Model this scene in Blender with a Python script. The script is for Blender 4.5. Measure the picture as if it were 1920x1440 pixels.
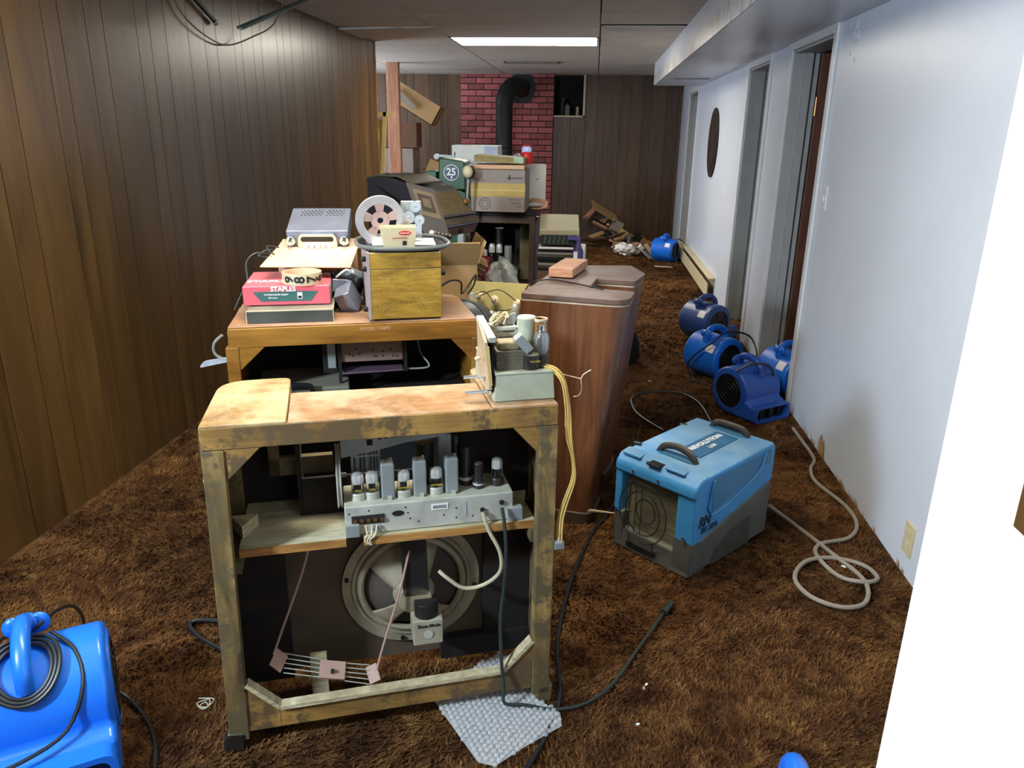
import bpy, bmesh, math, random
import numpy as np
from mathutils import Vector, Matrix, Euler
random.seed(7); rng=np.random.default_rng(7)
sc=bpy.context.scene
C=sc.collection
for o in list(bpy.data.objects): bpy.data.objects.remove(o)
PI=math.pi
# ------------------------------------------------------------------ camera
cam=bpy.data.cameras.new('camera'); co=bpy.data.objects.new('camera',cam); C.objects.link(co)
RW=np.array([[0.9944109720113639,0.04563822987336365,-0.09520488809636111],[0.10471871609085193,-0.3115050415360785,0.9444567748700253],[0.013446532776079203,-0.9491479131682439,-0.3145432079773298]])
F_PX=1425.0; CZ=1.4
co.matrix_world=Matrix(((RW[0,0],-RW[0,1],-RW[0,2],0),(RW[1,0],-RW[1,1],-RW[1,2],0),(RW[2,0],-RW[2,1],-RW[2,2],CZ),(0,0,0,1)))
cam.sensor_width=36; cam.sensor_fit='HORIZONTAL'; cam.lens=F_PX/1920*36; cam.clip_start=.02; cam.clip_end=60
sc.camera=co
# ------------------------------------------------------------------ world + lights + exposure
w=bpy.data.worlds.new('world'); sc.world=w; w.use_nodes=True
w.node_tree.nodes['Background'].inputs[0].default_value=(.55,.65,.8,1); w.node_tree.nodes['Background'].inputs[1].default_value=.25
sc.view_settings.view_transform='Standard'; sc.view_settings.look='None'; sc.view_settings.gamma=1; sc.view_settings.use_curve_mapping=False
sc.view_settings.exposure=0.35
def area(name,loc,target,sx,sy,power,col):
    l=bpy.data.lights.new(name,'AREA'); l.shape='RECTANGLE'; l.size=sx; l.size_y=sy; l.energy=power; l.color=col
    o=bpy.data.objects.new(name,l); C.objects.link(o); o.location=loc
    o.rotation_euler=(Vector(target)-Vector(loc)).to_track_quat('-Z','Y').to_euler(); return o
area('daylight_entry_window',(-1.84,-.03,1.80),(1.1,2.7,.7),.2,.24,82,(.66,.82,1))
area('daylight_far_window',(-4.2,8.6,1.5),(0,8.4,1.75),2.2,1.0,105,(.74,.85,1))
NEAR_LIGHT=19.0; FAR_LIGHT=26.0
# ------------------------------------------------------------------ helpers
def ray(x,y): return RW@np.array([x-960.,y-720.,F_PX])
def aty(x,y,Y):
    q=ray(x,y); t=Y/q[1]; return Vector((q[0]*t,Y,CZ+q[2]*t))
def atz(x,y,z):
    q=ray(x,y); t=(z-CZ)/q[2]; return Vector((q[0]*t,q[1]*t,z))
def hx(s):
    s=s.lstrip('#'); r=[int(s[i:i+2],16)/255 for i in (0,2,4)]
    return tuple((c/12.92 if c<=.04045 else ((c+.055)/1.055)**2.4) for c in r)+(1,)
class MB:
    def __init__(s): s.v=[]; s.f=[]
    def add(s,vs,fs,T=None):
        o=len(s.v)
        for p in vs:
            p=Vector(p); s.v.append(T@p if T else p)
        s.f+=[tuple(i+o for i in f) for f in fs]; return s
    def box(s,a,b,T=None):
        x0,y0,z0=a; x1,y1,z1=b
        return s.add([(x0,y0,z0),(x1,y0,z0),(x1,y1,z0),(x0,y1,z0),(x0,y0,z1),(x1,y0,z1),(x1,y1,z1),(x0,y1,z1)],
            [(0,3,2,1),(4,5,6,7),(0,1,5,4),(1,2,6,5),(2,3,7,6),(3,0,4,7)],T)
    def obox(s,c,d,r=(0,0,0)):
        T=Matrix.Translation(c)@Euler([math.radians(a) for a in r]).to_matrix().to_4x4()
        return s.box((-d[0]/2,-d[1]/2,-d[2]/2),(d[0]/2,d[1]/2,d[2]/2),T)
    def beam(s,p0,p1,w,h,up=(0,0,1)):
        p0=Vector(p0);p1=Vector(p1);z=(p1-p0); L=z.length; z.normalize(); u=Vector(up)
        if abs(z.dot(u))>.98: u=Vector((0,1,0))
        x=u.cross(z).normalized(); y=z.cross(x)
        T=Matrix((x,y,z)).transposed().to_4x4(); T.translation=p0
        return s.box((-w/2,-h/2,0),(w/2,h/2,L),T)
    def cyl(s,p0,p1,r0,r1=None,n=18,cap=True):
        r1=r0 if r1 is None else r1
        p0=Vector(p0);p1=Vector(p1);z=(p1-p0).normalized(); a=Vector((1,0,0)) if abs(z.x)<.9 else Vector((0,1,0))
        x=a.cross(z).normalized(); y=z.cross(x); vs=[]
        for i in range(n):
            t=2*PI*i/n; d=x*math.cos(t)+y*math.sin(t); vs.append(p0+d*r0); vs.append(p1+d*r1)
        fs=[(2*i,2*((i+1)%n),2*((i+1)%n)+1,2*i+1) for i in range(n)]
        if cap: fs+=[tuple(2*i for i in range(n))[::-1],tuple(2*i+1 for i in range(n))]
        return s.add(vs,fs)
    def lathe(s,prof,c=(0,0,0),n=24,axis=(0,0,1),T=None):
        c=Vector(c); z=Vector(axis).normalized(); a=Vector((1,0,0)) if abs(z.x)<.9 else Vector((0,1,0))
        x=a.cross(z).normalized(); y=z.cross(x); vs=[]; m=len(prof)
        for i in range(n):
            t=2*PI*i/n; d=x*math.cos(t)+y*math.sin(t)
            for r,h in prof: vs.append(c+d*r+z*h)
        fs=[]
        for i in range(n):
            j=(i+1)%n
            for k in range(m-1): fs.append((i*m+k,j*m+k,j*m+k+1,i*m+k+1))
        return s.add(vs,fs,T)
    def prism(s,poly,h0,h1,plane='xy',T=None):
        f={'xy':lambda p,h:(p[0],p[1],h),'xz':lambda p,h:(p[0],h,p[1]),'yz':lambda p,h:(h,p[0],p[1])}[plane]
        n=len(poly); vs=[f(p,h0) for p in poly]+[f(p,h1) for p in poly]
        return s.add(vs,[tuple(range(n))[::-1],tuple(range(n,2*n))]+[(i,(i+1)%n,n+(i+1)%n,n+i) for i in range(n)],T)
    def tube(s,pts,r,n=8,smooth=4,closed=False):
        P=[Vector(p) for p in pts]
        if smooth and len(P)>2:
            Q=[]; m=len(P); rg=range(m) if closed else range(m-1)
            for i in rg:
                if closed: a,b,c,d=P[i-1],P[i],P[(i+1)%m],P[(i+2)%m]
                else: a,b,c,d=P[max(i-1,0)],P[i],P[i+1],P[min(i+2,m-1)]
                for k in range(smooth):
                    t=k/smooth; Q.append(.5*((2*b)+(c-a)*t+(2*a-5*b+4*c-d)*t*t+(3*b-a-3*c+d)*t**3))
            if not closed: Q.append(P[-1])
            P=Q
        m=len(P); vs=[]; up=None
        for i in range(m):
            if closed: t=(P[(i+1)%m]-P[i-1])
            else: t=P[min(i+1,m-1)]-P[max(i-1,0)]
            t.normalize()
            if up is None: up=Vector((0,0,1)) if abs(t.z)<.9 else Vector((1,0,0))
            x=up.cross(t)
            if x.length<1e-4: x=Vector((1,0,0)).cross(t)
            x.normalize(); up=t.cross(x)
            for k in range(n):
                a=2*PI*k/n; vs.append(P[i]+x*(math.cos(a)*r)+up*(math.sin(a)*r))
        fs=[]
        for i in range(m if closed else m-1):
            j=(i+1)%m
            for k in range(n): fs.append((i*n+k,i*n+(k+1)%n,j*n+(k+1)%n,j*n+k))
        if not closed: fs+=[tuple(range(n))[::-1],tuple((m-1)*n+k for k in range(n))]
        return s.add(vs,fs)
    def quad(s,q,th,out=None):
        q=[Vector(p) for p in q]; nrm=(q[1]-q[0]).cross(q[3]-q[0]).normalized()*th
        return s.add(q+[p+nrm for p in q],[(3,2,1,0),(4,5,6,7),(0,1,5,4),(1,2,6,5),(2,3,7,6),(3,0,4,7)])
    def ball(s,c,r,sc3=(1,1,1),n=12):
        prof=[(r*math.sin(PI*i/(n//2)) ,-r*math.cos(PI*i/(n//2))) for i in range(n//2+1)]
        prof[0]=(.0005,-r); prof[-1]=(.0005,r)
        T=Matrix.Translation(c)@Matrix.Diagonal((*sc3,1)); return s.lathe(prof,(0,0,0),n,T=T)
    def build(s,name,m,parent=None,bev=0,sm=35,seg=2):
        me=bpy.data.meshes.new(name); me.from_pydata(s.v,[],s.f)
        bm=bmesh.new(); bm.from_mesh(me); bmesh.ops.recalc_face_normals(bm,faces=bm.faces); bm.to_mesh(me); bm.free()
        if sm:
            me.shade_smooth(); me.set_sharp_from_angle(angle=math.radians(sm))
        me.materials.append(m)
        o=bpy.data.objects.new(name,me); C.objects.link(o)
        if parent: o.parent=parent
        if bev:
            b=o.modifiers.new('bevel','BEVEL'); b.width=bev; b.segments=seg; b.limit_method='ANGLE'; b.angle_limit=math.radians(40); b.harden_normals=True
        return o
def link(me,name,parent=None,loc=(0,0,0),rot=(0,0,0),scale=(1,1,1)):
    o=bpy.data.objects.new(name,me); C.objects.link(o); o.parent=parent; o.location=loc; o.rotation_euler=rot; o.scale=scale; return o
def thing(name,label,cat,loc=(0,0,0),rz=0,group=None,rx=0,ry=0):
    o=bpy.data.objects.new(name,None); C.objects.link(o); o.location=loc; o.rotation_euler=(math.radians(rx),math.radians(ry),math.radians(rz))
    o.empty_display_size=.05
    o['label']=label; o['category']=cat
    if group: o['group']=group
    return o
def tag(o,label,cat,group=None):
    o['label']=label; o['category']=cat
    if group: o['group']=group
    return o
def struct(o): o['kind']='structure'; return o
def copy_tree(o,parent=None):
    c=o.copy(); C.objects.link(c); c.parent=parent
    for ch in list(o.children): copy_tree(ch,c)
    return c
# ------------------------------------------------------------------ materials
def base(name):
    m=bpy.data.materials.new(name); m.use_nodes=True; nt=m.node_tree; b=nt.nodes['Principled BSDF']; return m,nt,b
def nz(nt,scale,detail=4,vec=None,stretch=None,rough=.55,dist=0,rnd=False):
    N=nt.nodes; tc=N.new('ShaderNodeTexCoord'); mp=N.new('ShaderNodeMapping'); t=N.new('ShaderNodeTexNoise')
    t.inputs['Scale'].default_value=scale; t.inputs['Detail'].default_value=detail; t.inputs['Roughness'].default_value=rough; t.inputs['Distortion'].default_value=dist
    if stretch: mp.inputs['Scale'].default_value=stretch
    if rnd:
        oi=N.new('ShaderNodeObjectInfo'); mu=N.new('ShaderNodeVectorMath'); mu.operation='MULTIPLY_ADD'
        cb=N.new('ShaderNodeCombineXYZ')
        for i in range(3): nt.links.new(oi.outputs['Random'],cb.inputs[i])
        mu.inputs[1].default_value=(17,31,23); nt.links.new(cb.outputs[0],mu.inputs[0]); nt.links.new(tc.outputs['Object'],mu.inputs[2]); nt.links.new(mu.outputs[0],mp.inputs['Vector'])
    else: nt.links.new(tc.outputs['Object'],mp.inputs['Vector'])
    nt.links.new(mp.outputs[0],t.inputs['Vector']); return t.outputs['Fac']
def ramp(nt,fac,stops):
    r=nt.nodes.new('ShaderNodeValToRGB'); e=r.color_ramp.elements
    e[0].position=stops[0][0]; e[0].color=stops[0][1]; e[1].position=stops[-1][0]; e[1].color=stops[-1][1]
    for p,c in stops[1:-1]:
        k=e.new(p); k.color=c
    nt.links.new(fac,r.inputs[0]); return r.outputs[0]
def mix(nt,fac,a,b,mode='MIX'):
    m=nt.nodes.new('ShaderNodeMix'); m.data_type='RGBA'; m.blend_type=mode
    if isinstance(fac,(int,float)): m.inputs[0].default_value=fac
    else: nt.links.new(fac,m.inputs[0])
    for i,v in ((6,a),(7,b)):
        if isinstance(v,tuple): m.inputs[i].default_value=v
        else: nt.links.new(v,m.inputs[i])
    return m.outputs[2]
def bump(nt,b,h,st=.3,d=.01):
    k=nt.nodes.new('ShaderNodeBump'); k.inputs['Strength'].default_value=st; k.inputs['Distance'].default_value=d
    nt.links.new(h,k.inputs['Height']); nt.links.new(k.outputs[0],b.inputs['Normal'])
def dustfac(nt,lo=.5,hi=.95):
    g=nt.nodes.new('ShaderNodeNewGeometry'); s=nt.nodes.new('ShaderNodeSeparateXYZ'); nt.links.new(g.outputs['Normal'],s.inputs[0])
    r=nt.nodes.new('ShaderNodeMapRange'); r.inputs[1].default_value=lo; r.inputs[2].default_value=hi; nt.links.new(s.outputs[2],r.inputs[0]); return r.outputs[0]
def times(nt,a,b):
    m=nt.nodes.new('ShaderNodeMath'); m.operation='MULTIPLY'
    for i,v in ((0,a),(1,b)):
        if isinstance(v,(int,float)): m.inputs[i].default_value=v
        else: nt.links.new(v,m.inputs[i])
    return m.outputs[0]
def plain(name,col,rough=.6,metal=0,var=.18,sc_=14,bmp=.08,dust=None,dustc='#b0a48c',spec=.5,coat=0,alpha=1):
    m,nt,b=base(name); col=hx(col); f=nz(nt,sc_,5,rnd=True)
    dk=tuple(c*(1-var*1.6) for c in col[:3])+(1,); lt=tuple(min(1,c*(1+var)) for c in col[:3])+(1,)
    o=ramp(nt,f,[(.3,dk),(.55,col),(.75,lt)])
    if dust: o=mix(nt,times(nt,dustfac(nt),times(nt,ramp(nt,nz(nt,9,6),[(.3,(.3,.3,.3,1)),(.65,(1,1,1,1))]),dust)),o,hx(dustc))
    nt.links.new(o,b.inputs['Base Color']); b.inputs['Roughness'].default_value=rough; b.inputs['Metallic'].default_value=metal
    b.inputs['Specular IOR Level'].default_value=spec; b.inputs['Coat Weight'].default_value=coat
    if bmp: bump(nt,b,nz(nt,sc_*4,4),bmp,.004)
    return m
def wood(name,cols,stretch=(30,2,2),scale=1.5,rough=.5,patch=None,pf=(.5,.6),psc=4,bmp=.15,dust=0,dustc='#c9b49a',coat=0,rnd=True,fine=(160,6,6),spec=.5,scratch=0):
    m,nt,b=base(name)
    g=nz(nt,scale,6,stretch=stretch,dist=1.2,rnd=rnd); n=len(cols)
    o=ramp(nt,g,[(.3+.42*i/(n-1),hx(c)) for i,c in enumerate(cols)])
    f=nz(nt,1,3,stretch=fine,rnd=rnd)
    o=mix(nt,.55,o,ramp(nt,f,[(.3,(.35,.35,.35,1)),(.7,(1,1,1,1))]),'MULTIPLY')
    if patch:
        o=mix(nt,ramp(nt,nz(nt,psc,7,rough=.7),[(pf[0],(0,0,0,1)),(pf[1],(1,1,1,1))]),o,hx(patch))
    if scratch:
        s=nz(nt,7,2,stretch=(1,6,1),dist=5); o=mix(nt,times(nt,ramp(nt,s,[(.495,(0,0,0,1)),(.5,(1,1,1,1)),(.505,(0,0,0,1))]),scratch),o,hx('#e8d6a8'))
    if dust: o=mix(nt,times(nt,dustfac(nt),times(nt,ramp(nt,nz(nt,6,7,rough=.65),[(.35,(.25,.25,.25,1)),(.6,(1,1,1,1))]),dust)),o,hx(dustc))
    nt.links.new(o,b.inputs['Base Color']); b.inputs['Roughness'].default_value=rough; b.inputs['Coat Weight'].default_value=coat; b.inputs['Specular IOR Level'].default_value=spec
    bump(nt,b,g,bmp,.003); return m
def glass(name,col=(1,1,1,1),rough=.05):
    m,nt,b=base(name); b.inputs['Base Color'].default_value=col; b.inputs['Transmission Weight'].default_value=1; b.inputs['Roughness'].default_value=rough; b.inputs['IOR'].default_value=1.3; return m
def film(name,col,alpha,rough=.15):
    m,nt,b=base(name); b.inputs['Base Color'].default_value=hx(col); b.inputs['Roughness'].default_value=rough
    f=nz(nt,30,3); nt.links.new(ramp(nt,f,[(.3,(alpha*.6,)*3+(1,)),(.7,(min(1,alpha*1.5),)*3+(1,))]),b.inputs['Alpha']); return m
def emit(name,col,st):
    m,nt,b=base(name); b.inputs['Emission Color'].default_value=col; b.inputs['Emission Strength'].default_value=st; b.inputs['Base Color'].default_value=(.8,.8,.8,1); return m

def panelm(name,cols,rough,coat=.6):
    m,nt,b=base(name)
    g=nz(nt,1.3,5,stretch=(7,7,.8),dist=.8,rnd=True); o=ramp(nt,g,[(.25,hx(cols[0])),(.42,hx(cols[1])),(.6,hx(cols[2])),(.78,hx(cols[3]))])
    o=mix(nt,.35,o,ramp(nt,nz(nt,1,3,stretch=(180,180,3),rnd=True),[(.3,(.45,.45,.45,1)),(.7,(1,1,1,1))]),'MULTIPLY')
    oi=nt.nodes.new('ShaderNodeObjectInfo'); o=mix(nt,.8,o,ramp(nt,oi.outputs['Random'],[(0,(.62,.6,.6,1)),(.35,(.8,.8,.8,1)),(.7,(.95,.93,.9,1)),(1,(1.15,1.12,1.05,1))]),'MULTIPLY')
    nt.links.new(o,b.inputs['Base Color']); b.inputs['Roughness'].default_value=rough; b.inputs['Coat Weight'].default_value=coat; b.inputs['Coat Roughness'].default_value=.27
    bump(nt,b,nz(nt,1,2,stretch=(120,120,2),rnd=True),.05,.002); return m
PANEL=panelm('wall_panelling',['#3b2a18','#56402377'[:7],'#644b2a','#735833'],.36)
PANELB=panelm('wall_panelling_end',['#382413','#523718','#5f401f','#6c4a26'],.5,.1)
GROOVE=plain('panel_groove','#2c1e12',.8)
WHITEWALL=plain('white_painted_wall','#d2d7e0',.33,var=.03,sc_=2,bmp=.05)
TRIMW=plain('white_gloss_trim','#dcdcdb',.3,var=.03,bmp=0)
JAMB=plain('white_door_paint','#f2f0ea',.45,var=.02,bmp=.02)
GREYJ=plain('grey_reveal','#a9a9a6',.5,var=.05,bmp=0)
CEIL=plain('ceiling_tile','#d3cbbe',.7,var=.05,sc_=5,bmp=.15)
CEILG=plain('ceiling_grid','#8f887c',.7,bmp=0)
CREAM=plain('cream_metal','#cdbd97',.45,var=.08)
BLK=plain('black_plastic','#15151a',.35,var=.1,bmp=0)
BLKM=plain('black_matt','#0d0c0c',.85,var=.1,bmp=.1)
CORD=plain('black_rubber','#1a1c1e',.45,bmp=0)
CORDG=plain('green_black_cord','#28322c',.5,bmp=0)
HOSE=plain('grey_hose','#8d8272',.5,bmp=0,var=.06)
BLUE=plain('blue_moulded_plastic','#1a6fe0',.32,var=.05,sc_=3,bmp=.03,coat=.2)
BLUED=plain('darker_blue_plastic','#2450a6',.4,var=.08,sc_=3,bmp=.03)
DHB=plain('dusty_blue_plastic','#3a8ac2',.5,var=.14,sc_=5,bmp=.06,dust=.6,dustc='#9db4bb')
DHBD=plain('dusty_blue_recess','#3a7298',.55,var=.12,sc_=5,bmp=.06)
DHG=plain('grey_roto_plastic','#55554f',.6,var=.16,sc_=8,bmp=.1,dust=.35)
STEEL=plain('dull_zinc','#bab8a9',.5,metal=.2,var=.18,sc_=18,dust=.75,dustc='#d6d0b2')
STEELG=plain('grey_can_metal','#959b97',.42,metal=.3,var=.12,sc_=10,dust=.6,dustc='#cfcdbb')
GREENM=plain('pale_green_painted_metal','#b0b39a',.5,metal=.1,var=.1,sc_=20,dust=.5,dustc='#c8c3aa')
CHROME=plain('chrome','#d8dade',.16,metal=1,var=.05,bmp=0)
DARKM=plain('dark_metal','#2c2a28',.45,metal=.4,var=.2)
BRASS=plain('brass','#b98a55',.35,metal=.9,var=.1,bmp=0)
TUBEB=plain('bakelite','#241f1d',.4,var=.2,dust=.3)
GLASS=glass('tube_glass',(.92,.93,.9,1),.06)
GETTER=plain('getter_silver','#d9d5cb',.22,metal=.55,var=.06,bmp=0)
CARD=plain('cardboard','#a98658',.75,var=.07,sc_=6)
CARDP=plain('pale_cardboard','#cda27c',.7,var=.1,sc_=5,dust=.25,dustc='#f2dfc6')
CARDG=plain('grey_cardboard','#8c8076',.75,var=.06,sc_=5)
CARDD=plain('dark_cardboard','#6b4b38',.8,var=.1)
TAPEY=plain('yellow_tape','#a98f45',.35,var=.06)
PAPER=plain('white_paper','#e9e6dc',.6,var=.03,bmp=0)
PINKP=plain('pink_wrapper','#d4606a',.28,var=.06,sc_=4,bmp=.1)
TEALP=plain('teal_print','#3f6560',.35,var=.1,bmp=0)
WHITEP=plain('white_print','#efefec',.4,var=.02,bmp=0)
BLACKP=plain('black_print','#161412',.5,var=.02,bmp=0)
YPRINT=plain('yellow_print','#c9b23a',.5,var=.05,bmp=0)
REDP=plain('red_print','#c6201a',.4,var=.05,bmp=0)
OLIVEBOX=plain('worn_black_box','#42443b',.6,var=.25,sc_=16,dust=.4)
GREENP=plain('green_cast_paint','#1c4f28',.4,var=.15,sc_=6,dust=.1)
NAVY=plain('navy_enamel','#1e2b45',.3,var=.05,bmp=0)
STOVEP=plain('stove_pipe_black','#22211f',.55,metal=.3,var=.2)
BRICKM=None
W1=wood('worn_bare_wood',['#56421f','#8d6831','#ac813d','#c0954e'],(1.6,3,2.2),2.2,.68,patch='#5f4b2d',pf=(.49,.54),psc=6,bmp=.3,fine=(9,40,120),rnd=False)
W1P=wood('worn_post_wood',['#413519','#6b5630','#8a7040','#b5904f'],(4,4,1.2),3,.72,patch='#5d4f33',pf=(.48,.54),psc=8,bmp=.3,fine=(60,60,8),rnd=False)
W1T=wood('faded_cabinet_top',['#7a4f2a','#96683a','#ab8054','#987050'],(1.2,3,2),3,.5,patch='#b89a7a',pf=(.42,.6),psc=5,bmp=.12,fine=(8,50,50),rnd=False,scratch=.7)
W1B=wood('faded_cabinet_block',['#7d5530','#a37f4c','#b89a68','#ab8862'],(2,2,2),4,.5,patch='#bca87c',pf=(.4,.6),psc=7,bmp=.12,fine=(20,40,50),rnd=False)
RAWW=wood('pale_plywood_edge',['#a8946c','#cdbb92','#e0d3ae'],(4,4,30),3,.75,bmp=.3,rnd=False,fine=(40,40,120))
SHELF=wood('dusty_shelf',['#b5a882','#cbbf9a','#d8cda9'],(2,6,2),3,.8,bmp=.1,rnd=False,fine=(10,60,10))
SHELFE=wood('shelf_edge',['#8a5a26','#b47d3c','#c79450'],(1.5,4,14),3,.7,bmp=.2,rnd=False,fine=(20,40,160))
W2=wood('orange_varnished_wood',['#6f4514','#96621f','#a9762b','#b78436'],(1,4,3),2.2,.4,bmp=.08,rnd=False,fine=(6,50,70),coat=.2,patch='#a87b45',pf=(.62,.75),psc=6)
W2T=wood('orange_cabinet_top',['#6f421c','#94612e','#a57645','#946339'],(1,4,3),3,.42,bmp=.08,rnd=False,fine=(6,50,50),dust=.85,dustc='#a58a78')
OAK=wood('yellow_oak_box',['#7d5c18','#a37a22','#b38a2c','#c49c3e'],(2,8,14),2.2,.5,bmp=.12,rnd=False,fine=(20,90,120),scratch=.3,dust=.9,dustc='#b3a28e')
WAL=wood('walnut_veneer',['#45281a','#623c24','#74482b','#7d5233'],(10,10,1.1),1.6,.36,bmp=.05,rnd=False,fine=(110,110,5),coat=.15)
WALT=wood('dusty_walnut_top',['#4d3a30','#6b5245','#7f6557'],(3,8,3),2,.5,bmp=.05,rnd=False,fine=(20,60,60),dust=.9,dustc='#857774')
RED2=wood('pine_block',['#c4876a','#d9a78a','#e4bfa2'],(2,12,12),3,.7,bmp=.2,rnd=False,fine=(10,120,120))
POSTW=wood('pine_post',['#b9795a','#cc9474','#dcae90'],(10,10,1),2,.65,bmp=.1,rnd=False,fine=(90,90,5))
DOORB=wood('brown_door_wood',['#4a2514','#633620','#78452a'],(10,10,1),2,.45,bmp=.05,rnd=False,fine=(90,90,4))
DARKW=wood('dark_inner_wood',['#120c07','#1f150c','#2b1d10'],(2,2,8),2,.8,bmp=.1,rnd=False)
CARPETB=None
def carpet(name,tip):
    m,nt,b=base(name); N=nt.nodes
    big=nz(nt,1.1,5,rough=.65,dist=.8); med=nz(nt,9,6,rough=.7,dist=1.0); fin=nz(nt,120,3,rough=.7)
    a=ramp(nt,med,[(.33,hx('#3a2415')),(.44,hx('#594029')),(.55,hx('#745738')),(.68,hx('#8f724a'))])
    d=ramp(nt,big,[(.35,hx('#8a7660')),(.5,hx('#b59c80')),(.65,hx('#e6d4a8'))])
    o=mix(nt,.75,a,d,'MULTIPLY')
    o=mix(nt,.6,o,ramp(nt,fin,[(.3,(.35,.3,.3,1)),(.62,(1.3,1.25,1.2,1))]),'MULTIPLY')
    o=mix(nt,1.0,o,(tip,tip,tip,1),'MULTIPLY')
    nt.links.new(o,b.inputs['Base Color']); b.inputs['Roughness'].default_value=.95; b.inputs['Specular IOR Level'].default_value=.1
    hh=mix(nt,.5,med,fin)
    bump(nt,b,hh,.9,.03); return m
CARPET=carpet('shag_carpet',1.25); PILE=carpet('shag_pile',1.9)

# ------------------------------------------------------------------ room shell
H=2.12
fl=struct(MB().box((-4.6,-2.2,-.05),(2.6,11.0,0)).build('floor',CARPET,sm=0))
# pile tufts standing on the floor
def tufts():
    n1,n2=130000,60000
    xs=np.concatenate([rng.uniform(-1.9,1.08,n1),rng.uniform(-1.9,1.08,n2)]); ys=np.concatenate([rng.uniform(1.0,4.4,n1),rng.uniform(4.4,10.6,n2)])
    n=n1+n2; a=rng.uniform(0,2*PI,n); wd=rng.uniform(.0016,.003,n)*(1+.4*(ys>4.4)*2); h=rng.uniform(.007,.014,n)
    fx=np.sin(xs*6+np.cos(ys*5)*2)*1.2+np.cos(ys*4.1)*1.0; lean=rng.uniform(.006,.018,n); la=fx+rng.normal(0,.7,n)
    V=np.zeros((n,4,3)); cx,cy=np.cos(a)*wd,np.sin(a)*wd
    V[:,0]=np.stack([xs-cx,ys-cy,np.zeros(n)-.001],1); V[:,1]=np.stack([xs+cx,ys+cy,np.zeros(n)-.001],1)
    tx,ty=xs+np.cos(la)*lean,ys+np.sin(la)*lean
    V[:,2]=np.stack([tx+cx*.6,ty+cy*.6,h],1); V[:,3]=np.stack([tx-cx*.6,ty-cy*.6,h],1)
    me=bpy.data.meshes.new('carpet_pile'); me.vertices.add(n*4); me.vertices.foreach_set('co',V.ravel().astype(np.float32))
    me.loops.add(n*4); me.loops.foreach_set('vertex_index',np.arange(n*4,dtype=np.int32)); me.polygons.add(n)
    me.polygons.foreach_set('loop_start',np.arange(0,n*4,4,dtype=np.int32)); me.polygons.foreach_set('loop_total',np.full(n,4,dtype=np.int32))
    me.update(calc_edges=True); me.materials.append(PILE)
    o=bpy.data.objects.new('carpet_pile',me); C.objects.link(o); o.parent=fl; o['kind']='stuff'
tufts()
cl=struct(MB().box((-4.6,-2.2,H+.02),(2.6,11.0,H+.06)).build('ceiling',CEILG,sm=0))
# ceiling tiles (parts of the ceiling)
xg=[-4.88,-3.66,-2.445,-1.225,-.005,1.215]; 
tile=MB().box((-.605,-.3,0),(.605,.3,.014)).build('ceiling_tile',CEIL,cl,bev=.003,sm=0); tme=tile.data; bpy.data.objects.remove(tile)
TROFF=[(3,1.7),(3,6.58)]
row0=6.585
for r in range(-14,7):
    y0=row0+.61*r
    for k in range(5):
        if k==3 and r in (0,-8): continue   # lit troffers
        cx=(xg[k]+xg[k+1])/2; cy=y0+.305
        if k==4 and r==-2:                      # the tile with the open slot beside it
            t=link(tme,'ceiling_tile',cl,(cx-.28,cy-.07,H),scale=(.54,.76,1)); t2=link(tme,'ceiling_tile',cl,(cx+.43,cy,H),scale=(.28,1,1)); continue
        t=link(tme,'ceiling_tile',cl,(cx,cy,H))
        b=t.modifiers.new('bevel','BEVEL'); b.width=.003
        if k==2 and r==-1: t.rotation_euler=(0,math.radians(-1.2),0); t.location.z-=.016; t.location.x+=.01
        if k==1 and r==-1: t.rotation_euler=(0,math.radians(.8),0); t.location.z-=.01
def troffer(y0,st,label,name='ceiling_light'):
    t=thing(name,label,'ceiling light',(-.615,y0+.305,H))
    fr=MB()
    for a,b in (((-.605,-.3,-.004),(-.585,.3,.02)),((.585,-.3,-.004),(.605,.3,.02)),((-.605,-.3,-.004),(.605,-.285,.02)),((-.605,.285,-.004),(.605,.3,.02))): fr.box(a,b)
    fr.build('frame',TRIMW,t)
    MB().box((-.585,-.285,.0),(.585,.285,.008)).build('diffuser',emit('diffuser_%d'%int(y0*10),(1,.93,.8,1),st),t,sm=0)
troffer(row0,FAR_LIGHT,'long glowing rectangular ceiling light in front of the brick chimney')
troffer(row0-8*.61,NEAR_LIGHT,'ceiling light overhead above the front radio cabinets, outside the photo top')
# ceiling vent grille, far
vt=thing('ceiling_vent','grey slotted ceiling grille beyond the glowing light','vent',aty(985,114,8.75).xyz*1.0)
vt.location=(-.72,8.85,H)
m_=MB(); m_.box((-.3,-.09,-.012),(.3,-.075,0)).box((-.3,.075,-.012),(.3,.09,0)).box((-.3,-.09,-.012),(-.285,.09,0)).box((.285,-.09,-.012),(.3,.09,0)); m_.build('frame',CEILG,vt)
for k in range(5): MB().obox((0,-.055+.027*k,-.006),(.57,.018,.003),(35,0,0)).build('slat',CEILG,vt)
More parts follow.
